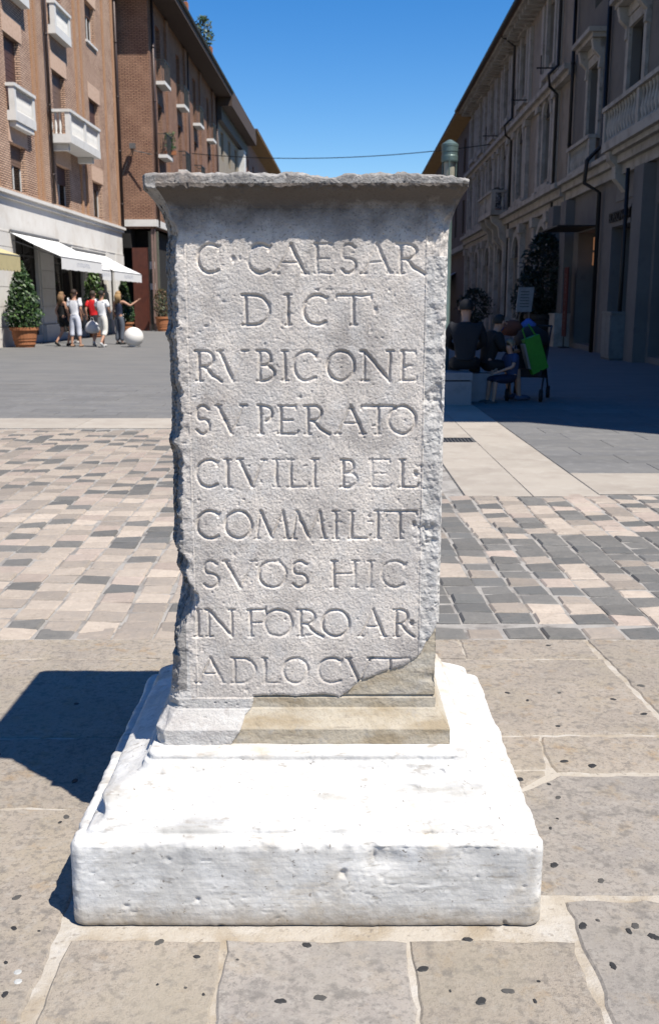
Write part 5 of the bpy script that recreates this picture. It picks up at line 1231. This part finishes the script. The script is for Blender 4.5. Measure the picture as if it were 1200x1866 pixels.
# seated man on the bench (back to the camera)
sit = dict(pelvis=(0, 0, .55), waist=(0, -.01, .70), chest=(0, .03, .92), neck=(0, .06, 1.09), jaw=(0, .10, 1.17), head=(0, .10, 1.26), shL=(-.18, .03, 1.03), shR=(.18, .03, 1.03), elL=(-.25, .12, .80), elR=(.25, .12, .80), wrL=(-.12, .36, .70), wrR=(.12, .36, .70),
    hipL=(-.1, .04, .53), hipR=(.1, .04, .53), knL=(-.14, .46, .52), knR=(.14, .46, .52), anL=(-.14, .5, .09), anR=(.14, .5, .09))
person((1.90, 14.02, 0), -.12, 'man in dark clothes seated on the marble bench with his back to the camera', sit, 1.05, hair=('short', (.012, .01, .01)), top=((.013, .014, .02), 'longsleeve'), bottom=((.01, .01, .014), 'long'), shoe=(.12, .10, .1))
sit2 = dict(sit, chest=(0, .1, .9), neck=(0, .16, 1.05), jaw=(0, .20, 1.11), head=(0, .22, 1.18), shL=(-.17, .1, 1.0), shR=(.17, .1, 1.0), wrL=(-.1, .42, .75), wrR=(.1, .42, .75))
person((2.25, 14.35, 0), -1.2, 'person in black with bare shins and blue canvas shoes sitting beside the bench', sit2, .95, hair=('short', (.02, .016, .012)), top=((.01, .01, .012), 'longsleeve'), bottom=((.012, .012, .014), 'knee'), shoe=(.09, .12, .20))
m = MB(); m.box(-.22, .22, -.2, .2, 0, .40); tag(m.build('stone_block', M['bench'], None, (2.12, 14.4, 0)), 'low stone block seat beyond the bench under the person in black', 'seat')
person((2.60, 14.2, -.02), 1.9, 'small blond child in a blue shirt sitting against the person in black', sit, .66, hair=('short', (.30, .24, .15)), top=((.03, .06, .16), 'sleeve'), bottom=((.015, .02, .05), 'knee'), shoe=(.1, .1, .1))
# pushchair
t = empty('pushchair', (2.92, 14.6, 0), -.35, 'dark folding pushchair standing in the shade with a green bag on its handle', 'pushchair')
blk = plain('black_nylon', (.012, .012, .014), .8)
m = MB(); m.prism([(-.25, .35), (.22, .30), (.32, .95), (.22, .98), (.12, .45), (-.25, .45)], 'x', -.22, .22); m.build('seat', blk, t)
m = MB(); m.smooth = True; m.lathe([(.24, .0), (.25, .08), (.2, .2), (.08, .27)], 14, (0, .15, .78)); m.build('hood', blk, t)
fm_ = plain('dark_grey_tube', (.04, .04, .045), .4, .5)
for s in (-.24, .24):
    m = MB(); m.tube([(s, -.38, .1), (s, .38, 1.02), (s, .46, 1.05)], .014, 6); m.tube([(s, .34, .1), (s, -.05, .55)], .014, 6); m.build('frame_tube', fm_, t)
    for yy in (-.38, .34):
        m = MB(); m.tube([(s - .02, yy, .09), (s + .02, yy, .09)], .09, 14); wz = m.build('wheel', blk, t)
        m = MB(); m.tube([(s - .024, yy, .09), (s + .024, yy, .09)], .045, 10); m.build('hub', fm_, wz)
m = MB(); m.tube([(-.24, .46, 1.05), (.24, .46, 1.05)], .018, 6); m.build('handle', blk, t)
t = empty('folded_jacket', (2.85, 15.05, 1.02), 0, 'blue and rusty orange jacket slung over the pushchair handle', 'jacket')
m = MB(); m.smooth = True; m.lathe([(.02, -.12), (.15, -.10), (.17, .02), (.1, .1), (.02, .12)], 12, (-.12, 0, 0), sy=.6); m.build('orange_half', cl('rusty_cloth', (.22, .06, .03)), t)
m = MB(); m.smooth = True; m.lathe([(.02, -.1), (.10, -.08), (.12, .04), (.02, .12)], 12, (.12, 0, .02), sy=.7); m.lathe([(.02, -.05), (.08, .0), (.02, .09)], 10, (-.3, 0, .0)); m.build('blue_half', cl('blue_cloth', (.08, .16, .5)), t)
t = empty('shopping_bag', (3.02, 14.35, .42), .25, 'bright green flat shopping bag hanging tilted on the pushchair', 'bag')
Mt = Matrix.Rotation(-.32, 4, 'Y')
m = MB(); m.prism([(-.13, 0), (.13, .02), (.12, .52), (-.12, .52)], 'y', -.05, .05, M=Mt); m.build('sack', plain('bright_green_plastic', (.03, .28, .015), .6), t)
m = MB(); m.prism([(-.165, .10), (-.135, .08), (-.125, .46), (-.155, .46)], 'y', -.052, .052, M=Mt); m.build('white_gusset', plain('white_gusset', (.25, .25, .24), .6), t)
m = MB(); m.tube([Mt @ Vector(p) for p in ((-.08, 0, .52), (-.09, 0, .66), (.02, 0, .70), (.08, 0, .52))], .012, 6); m.build('handle', plain('green_plastic', (.03, .28, .015), .6), t)
